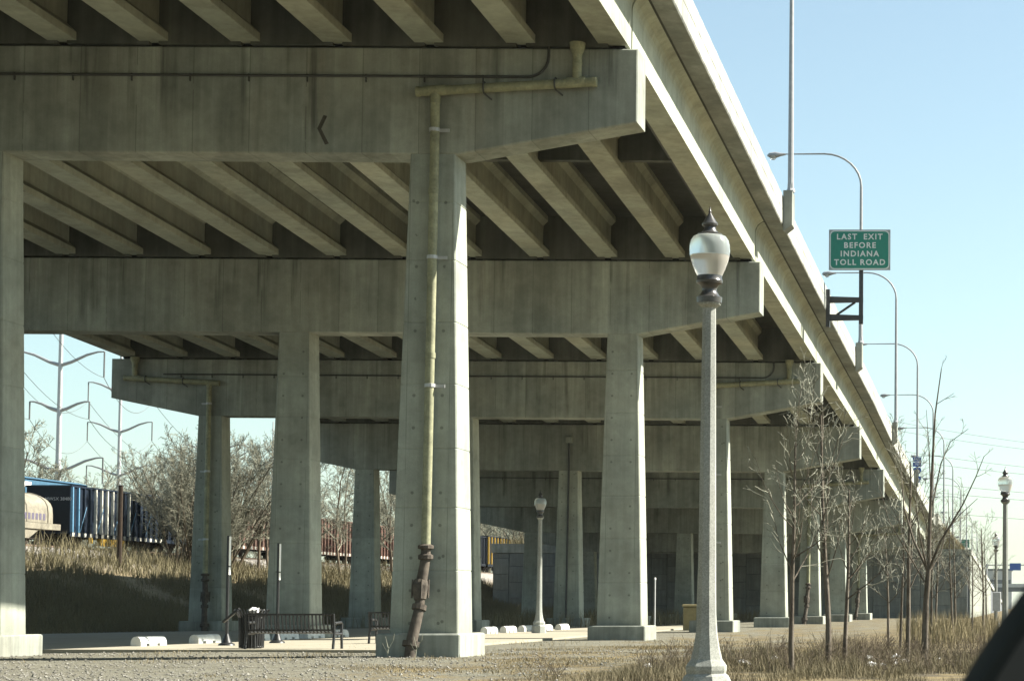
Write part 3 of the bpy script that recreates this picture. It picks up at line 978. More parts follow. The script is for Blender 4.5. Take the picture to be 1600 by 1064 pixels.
# ================================================================== park furniture below the bridge
def bench(loc, rz, L, label):
    b = thing('park_bench', (0, 0, 0), label, 'bench', 'black slatted benches')
    n = int(L / .098)
    sm = None
    for k in range(n):
        x = -L / 2 + .07 + k * (L - .14) / (n - 1)
        if sm is None:
            m = MB(); m.tube([(0, .02, .46), (0, -.03, .50), (0, -.07, .62), (0, -.13, .93)], [.023] * 4, 4)
            m2 = MB(); m2.tube([(0, .02, .46), (0, .25, .44), (0, .46, .46)], .023, 4)
            o1 = m.build('back_slat', 'black_paint', b, loc=(x, 0, 0)); o1.data.transform(__import__('mathutils').Matrix.Translation((x, 0, 0)))
            o2 = m2.build('seat_slat', 'black_paint', b, loc=(x, 0, 0)); o2.data.transform(__import__('mathutils').Matrix.Translation((x, 0, 0)))
            sm = (o1.data, o2.data)
        else:
            link('back_slat', sm[0], b, (x, 0, 0)); link('seat_slat', sm[1], b, (x, 0, 0))
    for z, y in ((.93, -.13), (.52, -.035), (.45, .46)):
        m = MB(); m.tube([(-L / 2, y, z), (L / 2, y, z)], .026, 6); m.build('rail', 'black_paint', b, smooth=True)
    for sx in (-1, 1):
        x = sx * L / 2
        m = MB()
        m.tube([(x, -.13, .0), (x, -.05, .45), (x, -.13, .95)], .038, 6)
        m.tube([(x, .50, 0), (x, .46, .45), (x, .48, .68), (x, .40, .72), (x, -.05, .70)], .038, 6)
        m.tube([(x, -.06, .42), (x, .46, .42)], .033, 6)
        m.build('end_frame', 'black_paint', b, smooth=True)
    b.location = loc; b.rotation_euler[2] = rz; WLOC[b.name] = loc
    return b


bench((-19.35, 56.6, .06), R(-3), 2.35, 'black slatted bench beside the litter bin')
bench((-18.75, 64.6, .08), R(-4), 1.95, 'black slatted bench half hidden by the near footing')

bn = thing('litter_bin', (-20.75, 57.6, .06), 'black slatted litter bin with a white bag on its rim', 'litter bin')
bz = .07
m0 = MB(); m0.add([], [])
sl = None
for k in range(26):
    a = 2 * math.pi * k / 26
    m = MB(); cx_, cy_ = -20.75, 57.6
    P = lambda r, z: (cx_ + r * math.cos(a), cy_ + r * math.sin(a), z)
    m.tube([P(.30, .1), P(.31, .5), P(.32, .90), P(.37, 1.0), P(.43, 1.10), P(.46, 1.11)], [.024, .024, .024, .022, .02, .018], 4)
    m.build('slat', 'black_paint', bn)
for z, r in ((.13, .295), (.55, .305), (.9, .318)):
    m = MB(); m.tube([(-20.75 + r * math.cos(a * math.pi / 12), 57.6 + r * math.sin(a * math.pi / 12), z) for a in range(25)], .02, 5); m.build('hoop', 'black_paint', bn, smooth=True)
m = MB(); m.lathe(-20.75, 57.6, [(.25, .08), (.27, .12), (.28, .95), (.24, .96)], 18); m.build('liner', 'black_paint', bn, smooth=True)
m = MB(); m.hexa([(-21.45, 57.3, .80), (-21.41, 57.3, .76), (-21.41, 57.42, .76), (-21.45, 57.42, .80), (-21.02, 57.3, 1.16), (-20.98, 57.3, 1.12), (-20.98, 57.42, 1.12), (-21.02, 57.42, 1.16)]); m.build('open_lid', 'black_paint', bn)


def crumple(name, loc, r, label, seed, group=None, flat=.6, mat='litter_white'):
    rr = random.Random(seed)
    m = MB(); n, k = 9, 5
    rs = []
    for j in range(k):
        ph_ = -1.35 + 2.7 * j / (k - 1)
        rs.append([(loc[0] + r * math.cos(ph_) * math.cos(2 * math.pi * i / n) * rr.uniform(.55, 1.15), loc[1] + r * math.cos(ph_) * math.sin(2 * math.pi * i / n) * rr.uniform(.55, 1.15),
                    loc[2] + r * flat * (.9 + math.sin(ph_)) * rr.uniform(.75, 1.15)) for i in range(n)])
    m.rings(rs)
    o = m.build(name, mat)
    return tag(o, label, 'litter' if 'litter' in name else 'bag', group)


crumple('plastic_bag', (-20.62, 57.4, 1.02), .17, 'white plastic bag lying on top of the litter bin', 5, flat=.5)


def post_sign(x, y, h, label):
    p = thing('sign_post', (x, y, .08), label, 'sign post', 'black posts with narrow parking signs')
    m = MB(); m.lathe(x, y, [(.24, .08), (.22, .13), (.14, .17), (.09, .30), (.05, .42)], 12); m.build('base', 'black_paint', p, smooth=True)
    m = MB(); m.tube([(x, y, .2), (x, y, h)], .048, 8); m.build('post', 'black_paint', p, smooth=True)
    for z0_, z1_ in ((h - .86, h - .02), (h - 1.12, h - .9)):
        m = MB(); m.box(x + .05, x + .062, y - .10, y + .03, z0_, z1_); m.build('sign_plate', 'white_plate', p)


post_sign(-22.9, 61.6, 3.22, 'left black post with narrow white parking sign')
post_sign(-22.85, 65.6, 3.12, 'right black post with narrow white parking sign behind the bench')

# wheel stops
stop = None
sy = [60.4, 64.6, 68.9, 71.7, 74.4, 77.1, 87.2, 90.4, 93.6, 97.4, 101]
for k, y in enumerate(sy):
    x = -25.0 if k < 6 else -22.0
    lab = ('white concrete wheel stop, ' + ['nearest of the row beside the left footing', 'second of the row, behind the black sign post', 'third of the row, just behind the litter bin',
           'fourth of the row, below the first bench', 'fifth of the row, below the first bench end', 'sixth of the row, below the far bench', 'just right of the near footing', 'second past the near footing', 'third past the near footing', 'left of the far lamp base', 'right of the far lamp base'][k])
    if stop is None:
        stop = thing('wheel_stop', (x, y, .085), lab, 'wheel stop', 'white concrete wheel stops')
        m = MB()
        for a, b, z0_ in ((0, .38, 0), (.60, 1.12, 0), (1.34, 1.8, 0)):
            m.rings([[(x - .15, y + q, .083), (x + .15, y + q, .083), (x + .145, y + q, .20), (x + .12, y + q, .28), (x + .07, y + q, .335), (x, y + q, .352), (x - .07, y + q, .335), (x - .12, y + q, .28), (x - .145, y + q, .20)] for q in (a, b)])
        for a, b in ((.38, .60), (1.12, 1.34)):
            m.rings([[(x - .15, y + q, .155), (x + .15, y + q, .155), (x + .145, y + q, .20), (x + .12, y + q, .28), (x + .07, y + q, .335), (x, y + q, .352), (x - .07, y + q, .335), (x - .12, y + q, .28), (x - .145, y + q, .20)] for q in (a, b)])
        m.build('block', 'stop_concrete', stop)
    else:
        copy_tree(stop, (x, y, .085), lab)

# slender stake and yellow box by the second pier
st = thing('marker_stake', (-15.75, 91, 0), 'thin pale marker stake beside the second pier footing', 'stake')
m = MB(); m.tube([(-15.75, 91, -.1), (-15.75, 91, 2.35)], .035, 6); m.build('shaft', 'galvanised', st, smooth=True)
m = MB(); m.lathe(-15.75, 91, [(.045, 2.3), (.045, 2.38), (.02, 2.4)], 6); m.build('tip', 'white_plate', st)
yb_ = thing('barrel_box', (-16.3, 105, 0), 'yellowish plastic box partly behind the near lamp post', 'box')
m = MB(); m.bbox(-16.75, -16.0, 104.7, 105.4, 0, 1.15, .05); m.build('body', 'box_yellow', yb_)
m = MB(); m.bbox(-16.8, -15.95, 104.65, 105.45, 1.152, 1.28, .04); m.build('lid', 'box_yellow', yb_)

# ================================================================== the train
RZ = 5.05


def truck(parent, y, x=-63.4):
    m = MB(); m.box(x + .82, x + .98, y - 1.2, y + 1.2, RZ + .35, RZ + .62); m.box(x - .98, x - .82, y - 1.2, y + 1.2, RZ + .35, RZ + .62); m.box(x - .8, x + .8, y - .2, y + .2, RZ + .3, RZ + .7)
    t_ = m.build('truck', 'undercarriage', parent)
    for q in (-.9, .9):
        m = MB()
        for sx in (-.75, .75):
            m.tube([(x + sx - .06, y + q, RZ + .43), (x + sx + .06, y + q, RZ + .43)], .42, 12)
        m.tube([(x - .75, y + q, RZ + .43), (x + .75, y + q, RZ + .43)], .08, 6)
        m.build('wheelset', 'undercarriage', t_)


def gondola(y0, L, h, body, rib, label, nrib=16, rib2=None, tags=True, x=-63.4, end='navy_end', nm='gondola_car'):
    c = thing(nm, (x, y0, RZ), label, 'rail car', 'rail cars on the embankment')
    z0, z1 = RZ + .62, RZ + h
    hw = 1.42
    m = MB()
    m.box(x - hw, x + hw, y0 + .3, y0 + L - .3, z0 + .2, z0 + .3)
    m.box(x + hw - .06, x + hw, y0 + .3, y0 + L - .3, z0 + .3, z1 - .12); m.box(x - hw, x - hw + .06, y0 + .3, y0 + L - .3, z0 + .3, z1 - .12)
    m.build('body', body, c)
    for yy_ in (y0 + .3, y0 + L - .36):
        m = MB(); m.box(x - hw + .062, x + hw - .062, yy_, yy_ + .06, z0 + .3, z1 - .12); m.build('end_panel', end, c)
    m = MB()
    for a, b in ((x + hw - .1, x + hw + .09), (x - hw - .09, x - hw + .1)): m.box(a, b, y0 + .25, y0 + L - .25, z1 - .12, z1)
    m.box(x - hw + .1, x + hw - .1, y0 + .25, y0 + .42, z1 - .12, z1); m.box(x - hw + .1, x + hw - .1, y0 + L - .42, y0 + L - .25, z1 - .12, z1)
    m.build('top_rail', body, c)
    m = MB(); m.box(x + hw - .02, x + hw + .07, y0 + .25, y0 + L - .25, z0, z0 + .28); m.build('side_sill', body, c)
    for k in range(nrib):
        y = y0 + .45 + k * (L - .9) / (nrib - 1)
        m = MB(); m.hexa([(x + hw, y - .10, z0 + .28), (x + hw + .16, y - .07, z0 + .28), (x + hw + .16, y + .07, z0 + .28), (x + hw, y + .10, z0 + .28),
                          (x + hw, y - .10, z1 - .12), (x + hw + .13, y - .07, z1 - .12), (x + hw + .13, y + .07, z1 - .12), (x + hw, y + .10, z1 - .12)])
        mt = rib if not rib2 else rib2[k % len(rib2)]
        m.build('rib', mt, c)
        if tags:
            m = MB(); m.box(x + hw + .07, x + hw + .1, y + .05, y + .35, z0 + .02, z0 + .26); m.build('bracket', 'pale_rib', c)
    for yy_ in (y0 + 2, y0 + L - 2): truck(c, yy_, x)
    m = MB(); m.box(x - .3, x + .3, y0 - .05, y0 + L + .05, RZ + .6, z0 + .18); m.build('centre_sill', 'undercarriage', c)
    return c


# tan coil car
cc = thing('coil_car', (-63.4, 124, RZ), 'tan covered coil car with a rounded hood at the left column', 'rail car', 'rail cars on the embankment')
m = MB()
arc = []
xh = 1.55


def hood(y, k=1.0):
    pts = [(-63.4 + xh * k, y, RZ + 1.35)]
    for a in range(0, 13):
        an = a * math.pi / 12
        pts.append((-63.4 + xh * k * math.cos(an) ** 1 if abs(math.cos(an)) > 1e-6 else -63.4, y, RZ + 1.9 + (1.35) * (math.sin(an) ** .75) * (k ** .5)))
    pts.append((-63.4 - xh * k, y, RZ + 1.35))
    return pts


m.rings([hood(122), hood(135.3), hood(136.2, .97), hood(136.8, .85), hood(137.1, .55)])
hd = m.build('hood', 'tan_car', cc, smooth=True, ang=50)
for q in (0, 1, 2, 3, 4):
    m = MB(); y = 124 + q * 2.9; pts = [(p_[0] + (.02 if p_[0] > -63.4 else -.02), p_[1], p_[2] + .02) for p_ in hood(y)]; m.tube(pts, .03, 4); m.build('hoop', 'tan_car', hd)
m = MB(); m.box(-65, -61.8, 121.5, 137.3, RZ + .95, RZ + 1.33); m.build('side_sill', 'tan_car', cc)
m = MB(); m.hexa([(-64.3, 122, RZ + .35), (-61.95, 122, RZ + .35), (-61.95, 133.3, RZ + .35), (-64.3, 133.3, RZ + .35), (-64.9, 122, RZ + .94), (-61.9, 122, RZ + .94), (-61.9, 134.6, RZ + .94), (-64.9, 134.6, RZ + .94)]); m.build('trough', 'tan_car', cc)
for k in range(8):
    y = 131.4 + k * .5
    m = MB(); m.box(-61.846, -61.838, y, y + .30, RZ + 1.52, RZ + 1.92)
    m.build('lettering', 'purple_mark', cc)
truck(cc, 124); truck(cc, 135.2)

# blue ribbed car, then more
bc = gondola(138.7, 15.0, 3.95, 'blue_car', 'blue_car', 'dark blue ribbed rail car with white and pale blue stripes', 17,
             ['sky_rib', 'sky_rib', 'blue_car', 'blue_car', 'pale_rib', 'pale_rib', 'pale_rib', 'pale_rib', 'pale_rib', 'blue_car', 'pale_rib', 'blue_car', 'blue_car', 'blue_car', 'blue_car', 'blue_car', 'blue_car'])
m = MB(); m.box(-63.4 + 1.5, -63.4 + 1.56, 141.6, 142.2, RZ + .25, RZ + .62); m.build('tool_box', 'yellow_car', bc)
m = MB(); m.box(-63.4 + 1.3, -63.4 + 1.5, 143.4, 147.3, RZ + .12, RZ + .6); m.build('tool_box', 'yellow_car', bc)
w = WLOC[bc.name]
text_mesh('MWSX 38480', .30, 'pole_grey', bc, -62.75, 138.985, RZ + 3.05)
for k in range(5):
    y = 140.2 + k * 2.6
    m = MB(); m.tube([(-61.83, y, RZ + .95), (-61.80, y + .85, RZ + 2.6)], .025, 4); m.build('diagonal_stay', 'sky_rib', bc)
gondola(154.2, 13.4, 3.8, 'blue_car', 'navy_end', 'dark blue rail car hidden behind the bank thicket', 14, None, False)
gondola(168.2, 15.6, 3.9, 'red_car', 'red_car', 'rust red ribbed rail car seen left of the second pier column', 18)
gondola(184.4, 15.6, 3.8, 'red_car', 'brown_car', 'rust red ribbed rail car seen right of the second pier column', 18)
gondola(200.6, 15.0, 3.8, 'brown_car', 'brown_car', 'brown ribbed rail car behind the bare trees', 16)
gondola(216.2, 15.0, 3.8, 'brown_car', 'brown_car', 'far brown rail car hidden behind pier columns', 14, None, False)
gondola(246.5, 15.0, 4.15, 'navy_end', 'yellow_car', 'yellow ribbed rail car beyond the panelled wall', 11, ['yellow_car'], False, end='blue_car')
gondola(231.8, 14.2, 4.0, 'navy_end', 'navy_end', 'dark rail car just left of the yellow one', 14, None, False)
# taller pale blue box car on the second track
bb = thing('box_car', (-68, 136, RZ), 'tall pale blue box car on the far track behind the ribbed car', 'rail car', 'rail cars on the embankment')
m = MB(); m.box(-69.4, -66.6, 141, 152, RZ + .9, RZ + 4.62); m.build('body', 'light_blue_car', bb)
m = MB(); m.rings([[(-69.5, y, RZ + 4.622), (-66.5, y, RZ + 4.622), (-67.2, y, RZ + 4.8), (-68.8, y, RZ + 4.8)] for y in (140.9, 152.1)]); m.build('roof', 'light_blue_car', bb)
m = MB(); m.box(-69.3, -66.7, 140.94, 140.995, RZ + .95, RZ + 4.55); m.build('end_panel', 'blue_car', bb)
m = MB(); m.box(-66.59, -66.57, 141.4, 143.4, RZ + 4.05, RZ + 4.4); m.build('white_decal', 'white_plate', bb)
for k in range(12):
    m = MB(); y = 141.6 + k * .9; m.box(-66.6, -66.55, y, y + .08, RZ + .95, RZ + 3.95); m.build('rib', 'light_blue_car', bb)
truck(bb, 143, -68); truck(bb, 150, -68)

for xc in (-63.4, -68.0):
    t_ = thing('rail_track', (xc, 150, 4.85), 'near railway track under the train' if xc > -65 else 'far railway track behind the train', 'railway track')
    for sx in (-.72, .72):
        m = MB(); m.box(xc + sx - .035, xc + sx + .035, 45, 700, 4.92, RZ + .005); m.build('rail', 'rail_steel', t_)
    tm = None
    for k in range(150):
        y = 118 + k * .62
        if tm is None:
            m = MB(); m.box(xc - 1.25, xc + 1.25, y - .11, y + .11, 4.74, 4.915); o_ = m.build('sleeper', 'wood_pole', t_); tm = o_.data; bl = o_.location.copy()
        else: link('sleeper', tm, t_, (bl.x, bl.y + k * .62, bl.z))

# wooden pole on the bank
wp = thing('wooden_pole', (-57, 137.5, 3.5), 'dark wooden post on the bank in front of the blue rail car', 'pole')
zp = bank_z(-56.4)
m = MB(); m.tube([(-56.4, 133.5, 1.6), (-56.4, 133.5, 8.6)], [.155, .14], 10); m.build('post', 'wood_pole', wp, smooth=True)
m = MB(); m.lathe(-56.4, 133.5, [(.15, 8.6), (.15, 8.66), (.05, 8.7)], 8); m.build('cap', 'undercarriage', wp)


# ================================================================== power pylons
def pylon(x, y, ztop, levels, label, arm=4.6, r0=.25):
    p = thing('power_pylon', (x, y, 0), label, 'power pylon', 'steel power line poles')
    m = MB(); m.tube([(x, y, 0), (x, y, ztop * .5), (x, y, ztop)], [r0 * 1.5, r0, r0 * .55], 12); m.build('pole', 'galvanised', p, smooth=True)
    tips = []
    for z, k in levels:
        for sx in (-1, 1):
            m = MB(); A = arm * k * sx
            m.tube([(x, y, z), (x + A * .25, y, z + .35 * k), (x + A * .6, y, z + 1.1 * k), (x + A * .85, y, z + 1.42 * k), (x + A, y, z + 1.45 * k)], [.2, .17, .14, .10, .07], 8)
            a_ = m.build('cross_arm', 'pole_grey', p, smooth=True)
            m = MB(); m.tube([(x + A, y, z + 1.45 * k), (x + A, y, z - 1.25 * k)], .09, 6); m.build('insulator', 'insulator', a_)
            tips.append((x + A, y, z - 1.3 * k))
    return tips


T1 = pylon(-101.7, 225, 42, [(26.4, 1.0), (21.6, .68), (15.2, 1.02), (35.0, .8)], 'nearer steel power pole with curved arms above the rail cars')
T2 = pylon(-129.2, 305, 46, [(31.5, 1.0), (25.8, 1.0), (19.6, 1.0)], 'second steel power pole, rising just left of the thicket')
T3 = pylon(-152, 400, 40, [(29.5, 1.15), (23.0, 1.0), (17.6, 1.0)], 'third steel power pole behind the leftmost far column', 5.2)
T4 = pylon(-176, 500, 44, [(31, 1.1), (24, 1.0)], 'farthest steel power pole glimpsed between the columns')


def sag(a, b, s_, n=14):
    return [(a[0] + (b[0] - a[0]) * k / n, a[1] + (b[1] - a[1]) * k / n, a[2] + (b[2] - a[2]) * k / n - s_ * 4 * (k / n) * (1 - k / n)) for k in range(n + 1)]


def wire(a, b, s_, label, r=.035, group='power line wires'):
    m = MB(); m.tube(sag(a, b, s_), r, 4)
    tag(m.build('power_line', 'wire', smooth=True), label, 'power line', group)


for k, t_ in enumerate(T1[:6]):
    wire(t_, T2[k], 2.6, 'power line wire between the two nearest steel poles, from the %s %s arm' % (('upper', 'middle', 'lowest')[k // 2], ('left', 'right')[k % 2]))
    wire((t_[0] + 26, 145, t_[2] + 3.0), t_, 2.2, 'power line wire coming in from the left to the nearest steel pole, %s %s arm' % (('upper', 'middle', 'lowest')[k // 2], ('left', 'right')[k % 2]), .028)
for k, t_ in enumerate(T2[:6]):
    wire(t_, T3[k], 3, 'sagging power line wire running on behind the thicket', .04)
for k in range(7):
    z0_ = 15.5 + k * 3.1 + (k % 2) * 1.1
    wire((-40, 420, z0_ + 6), (60, 420 + 10 * k, z0_), 1.2 + .3 * k, 'faint power line wire crossing the right-hand sky, %s from the bottom' % ('lowest', 'second', 'third', 'fourth', 'fifth', 'sixth', 'seventh')[k], .035, 'wires in the right-hand sky')


# ================================================================== bare trees
def branchset(r, base, direction, length, rad, level, spec, out_t, out_c):
    """one limb and everything that grows on it"""
    n = spec['seg'][level]
    pts = [Vector(base)]; d = Vector(direction).normalized()
    rads = [rad]
    for k in range(n):
        d = (d + Vector((r.gauss(0, 1), r.gauss(0, 1), r.gauss(0, 1))) * spec['wob'][level] + Vector((0, 0, spec['up'][level]))).normalized()
        pts.append(pts[-1] + d * length / n)
        rads.append(max(rad * (1 - .72 * (k + 1) / n), spec['minr']))
    (out_t if level <= spec['woody'] else out_c).tube(pts, rads, 5 if level == 0 else (4 if level == 1 else 3), cap=(level < 1))
    if level >= spec['levels']: return
    cnt = spec['num'][level]
    for k in range(cnt):
        t_ = spec['from'][level] + (1 - spec['from'][level]) * (k + r.random()) / cnt
        i = min(int(t_ * n), n - 1); fr = t_ * n - i
        p = pts[i].lerp(pts[i + 1], fr)
        ax = (pts[i + 1] - pts[i]).normalized()
        side = Vector((r.gauss(0, 1), r.gauss(0, 1), r.gauss(0, 1))); side -= ax * side.dot(ax); side.normalize()
        an = R(r.uniform(*spec['ang'][level]))
        nd = ax * math.cos(an) + side * math.sin(an)
        ln = length * spec['len'][level] * r.uniform(.65, 1.15) * (1.15 - .55 * t_)
        branchset(r, p, nd, ln, max(rads[i] * spec['rr'][level], spec['minr']), level + 1, spec, out_t, out_c)


def tree_proto(name, seed, spec, h, r0, trunk_mat, twig_mat, stems=1, spread=0.0):
    r = random.Random(seed)
    tr, cr = MB(), MB()
    for s_ in range(stems):
        a = 2 * math.pi * (s_ + r.random() * .6) / stems
        sp = spread * r.uniform(.5, 1.2)
        branchset(r, (.25 * spread * math.cos(a), .25 * spread * math.sin(a), -.15), (sp * math.cos(a), sp * math.sin(a), 1), h * r.uniform(.8, 1.05), r0 * r.uniform(.75, 1.1), 0, spec, tr, cr)
    e_ = thing(name, (0, 0, 0), 'bare tree', 'tree')
    tr.build('trunk', trunk_mat, e_, smooth=True, ang=80)
    cr.build('crown', twig_mat, e_)
    return e_


young = dict(seg=[12, 9, 6, 4], wob=[.018, .075, .11, .16], up=[.10, .075, .05, .02], num=[14, 7, 3, 0], ang=[(30, 58), (26, 54), (24, 58)], len=[.44, .42, .5],
             rr=[.38, .5, .62], minr=.0044, levels=3, woody=1)
young['from'] = [.36, .2, .2, 0]
thick = dict(seg=[7, 5, 4, 3], wob=[.10, .14, .2, .25], up=[.04, .10, .06, .03], num=[9, 8, 6, 0], ang=[(20, 42), (22, 46), (22, 50)], len=[.40, .46, .55],
             rr=[.5, .55, .65], minr=.010, levels=3, woody=0)
thick['from'] = [.2, .2, .15, 0]
tallt = dict(seg=[8, 6, 5, 3], wob=[.07, .12, .18, .22], up=[.05, .08, .06, .03], num=[15, 10, 7, 0], ang=[(28, 55), (25, 50), (25, 55)], len=[.42, .45, .5],
             rr=[.45, .55, .65], minr=.013, levels=3, woody=0)
tallt['from'] = [.25, .2, .15, 0]

YP_ = [tree_proto('bare_tree', 100 + k, young, 4.6, .060, 'bark', 'twig') for k in range(6)]
FP_ = thing('bare_tree', (-2.06, 43.2, -.02), 'tallest leafless tree, forked and open, against the right-hand sky', 'tree', 'young roadside trees')
rf = random.Random(31)
ftr, fcr = MB(), MB()
flimbs = [  # (x, dy, z) polylines in metres, base and tip radius
    ([(-2.06, 0, -.1), (-2.05, 0, .6), (-2.03, .02, 1.3), (-1.98, .02, 1.96), (-1.97, .05, 2.6), (-1.95, .08, 3.2), (-1.90, .1, 4.35), (-1.86, .14, 5.1), (-1.74, .2, 6.02)], .115, .012),
    ([(-1.99, .02, 1.9), (-1.74, -.15, 2.5), (-1.50, -.25, 2.88), (-1.28, -.3, 3.25), (-1.02, -.36, 3.8), (-.86, -.4, 4.2)], .055, .010),
    ([(-1.66, -.2, 2.66), (-1.35, -.05, 3.05), (-1.0, .1, 3.38)], .03, .008),
    ([(-2.0, .02, 1.92), (-2.3, .2, 2.55), (-2.5, .35, 3.2), (-2.55, .4, 3.8), (-2.62, .5, 4.5)], .05, .009),
    ([(-2.01, 0, 1.95), (-2.15, -.2, 2.6), (-2.22, -.3, 3.2), (-2.2, -.4, 3.9)], .04, .009),
    ([(-1.96, .06, 3.0), (-1.75, .3, 4.1), (-1.56, .4, 4.55), (-1.2, .5, 4.82)], .03, .008),
    ([(-1.94, .08, 3.4), (-1.98, 0, 4.4), (-2.03, -.1, 5.15)], .026, .007),
    ([(-1.82, .15, 5.3), (-1.48, .2, 5.52)], .013, .006), ([(-2.06, 0, 1.7), (-2.4, -.3, 2.3), (-2.75, -.45, 2.9), (-2.95, -.5, 3.6)], .03, .008),
    ([(-2.03, 0, 1.8), (-1.75, .4, 2.3), (-1.6, .6, 3.0), (-1.62, .7, 3.6)], .03, .008), ([(-1.97, .05, 2.6), (-2.1, .25, 3.1), (-2.3, .3, 3.7)], .02, .007),
]
fspec = dict(seg=[4, 3, 3], wob=[.14, .2, .2], up=[.08, .05, .03], num=[3, 0, 0], ang=[(25, 55), (30, 60), (30, 60)], len=[.5, .5, .5], rr=[.6, .6, .7], minr=.0038, levels=1, woody=-1)
fspec['from'] = [.3, .3, .3]
for pts, ra, rb in flimbs:
    P3 = [Vector((a, 43.2 + b, c)) for a, b, c in pts]
    L_ = len(P3)
    ra, rb = (ra * .74, rb * .8) if ra > .1 else (ra * .6, rb * .65)
    rr_ = [ra + (rb - ra) * (i / (L_ - 1)) ** .8 for i in range(L_)]
    ftr.tube(P3, rr_, 7)
    for k_ in range(2 if len(pts) > 4 else 1):
        for i in range(max(1, L_ // 3), L_):
            if rf.random() < .75:
                ax = (P3[i] - P3[i - 1]).normalized(); sd = Vector((rf.gauss(0, 1), rf.gauss(0, 1), rf.gauss(0, .6))); sd -= ax * sd.dot(ax); sd.normalize()
                branchset(rf, P3[i - 1].lerp(P3[i], rf.random()), ax + sd * rf.uniform(.5, .9), rf.uniform(.2, .65), .007, 0, fspec, ftr, fcr)
ftr.build('trunk', 'bark', FP_, smooth=True, ang=80)
fcr.build('crown', 'twig', FP_)
young_spots = [  # proto, x, y, scale, rz, label
    (0, -4.3, 39.3, .98, .3, 'leafless young tree nearest the lamp post'),
    (1, -4.12, 44.6, 1.12, 1.9, 'leafless young tree, left of a close pair of slim trunks'),
    (2, -3.92, 46.2, 1.0, 3.3, 'leafless young tree, right of a close pair of slim trunks'),
    (3, -2.52, 45.4, .98, 2.2, 'leafless young tree just left of the tallest forked one'),
    (4, -3.22, 54.5, .86, 4.0, 'leafless young tree in front of the farthest columns'),
    (5, -4.25, 66, .78, .9, 'slim leafless tree at the edge of the gravel'),
    (0, -3.2, 72, .86, 5.2, 'slim leafless tree among the tall tan grass, left one'),
    (4, -2.55, 74, .98, 1.1, 'slim leafless tree among the tall tan grass, right one'),
    (1, -2.95, 88, .9, 2.9, 'small leafless tree before the shaded abutment wall'),
    (2, -2.15, 84, .85, 4.4, 'small leafless tree left of the wing wall corner'),
    (5, -1.95, 96, 1.05, .5, 'thin leafless tree in front of the sunlit wing wall'),
    (3, -2.05, 108, 1.0, 3.6, 'far thin leafless tree by the sunlit wing wall'),
    (1, -3.9, 92, .9, 5.6, 'small leafless tree in front of the dark abutment'),
]
used = set()
for k, x, y, sc, rz, lab in young_spots:
    if k in used: o = copy_tree(YP_[k], (x, y, ground_z(x, y)), lab, rz, sc)
    else:
        used.add(k); o = YP_[k]; o.location = (x, y, ground_z(x, y)); o.rotation_euler[2] = rz; o.scale = (sc,) * 3; o['label'] = lab
    o['group'] = 'young roadside trees'
TP_ = [tree_proto('thicket_tree', 300 + k, thick, 7.2, .085, 'thicket_bark', 'thicket_twig', 6, .42) for k in range(3)]
TT_ = [tree_proto('bare_tree', 320 + k, tallt, 10.5, .15, 'thicket_bark', 'thicket_twig', 1) for k in range(3)]
usedt = set()


def place(lst, k, x, y, sc, rz, lab, grp, z=None):
    z = bank_z(x) - .1 if z is None else z
    key = (id(lst), k)
    if key in usedt: o = copy_tree(lst[k], (x, y, z), lab, rz, sc)
    else:
        usedt.add(key); o = lst[k]; o.location = (x, y, z); o.rotation_euler[2] = rz; o.scale = (sc,) * 3; o['label'] = lab
    o['group'] = grp


rt = random.Random(5)
ORD = ['first', 'second', 'third', 'fourth', 'fifth', 'sixth', 'seventh', 'eighth', 'ninth', 'tenth', 'eleventh', 'twelfth', 'thirteenth', 'fourteenth', 'fifteenth', 'sixteenth']


def nth(spots):
    """rank of each spot from the left as the camera sees it"""
    order = sorted(range(len(spots)), key=lambda i: spots[i][0] / spots[i][1])
    r_ = [0] * len(spots)
    for n_, i in enumerate(order): r_[i] = n_
    return [ORD[q] for q in r_]


G1 = 'bare thicket trees on the railway bank'
SPOTS = [(-56.6, 143.0, .95), (-56.2, 144.5, 1.12), (-57, 147.3, 1.22), (-55.6, 147.5, 1.1), (-56.8, 146.5, 1.25), (-57.0, 150.5, 1.25), (-55, 144.5, .95), (-55.8, 149.5, 1.15), (-56.5, 153, 1.2)]
NTH = nth(SPOTS)
for k, (x, y, sc) in enumerate(SPOTS):
    place(TP_, k % 3, x, y, sc, rt.uniform(0, 6), 'bare thicket tree on the bank by the blue rail car, %s from the left' % NTH[k], G1)
SPOTS = [(-56, 156.5, .95), (-55.2, 159, 1.0), (-57, 161.5, .95), (-55.5, 164, .9), (-56.3, 167, 1.0)]
NTH = nth(SPOTS)
for k, (x, y, sc) in enumerate(SPOTS):
    place(TT_, k % 3, x, y, sc, rt.uniform(0, 6), 'slender bare tree between the two left-hand columns, %s from the left' % NTH[k], G1)
SPOTS = [(-55.5, 174, .95), (-56.5, 178, 1.0), (-55.2, 181, .9), (-56.5, 184, 1.05), (-55, 187, .95), (-56.2, 190, 1.0), (-56.5, 193, .95), (-54.5, 197, .95)]
NTH = nth(SPOTS)
for k, (x, y, sc) in enumerate(SPOTS):
    place(TT_, (k + 1) % 3, x, y, sc, rt.uniform(0, 6), 'bare bank tree just right of the second pier column, %s from the left' % NTH[k], G1)
SPOTS = [(-56, 203, 1.0), (-55.5, 208, 1.0), (-57, 213, 1.1), (-56, 199, .9)]
NTH = nth(SPOTS)
for k, (x, y, sc) in enumerate(SPOTS):
    place(TP_, k % 3, x, y, sc, rt.uniform(0, 6), 'bare thicket tree behind the narrow far column, %s from the left' % NTH[k], G1)
G2 = 'bare trees beyond the railway'
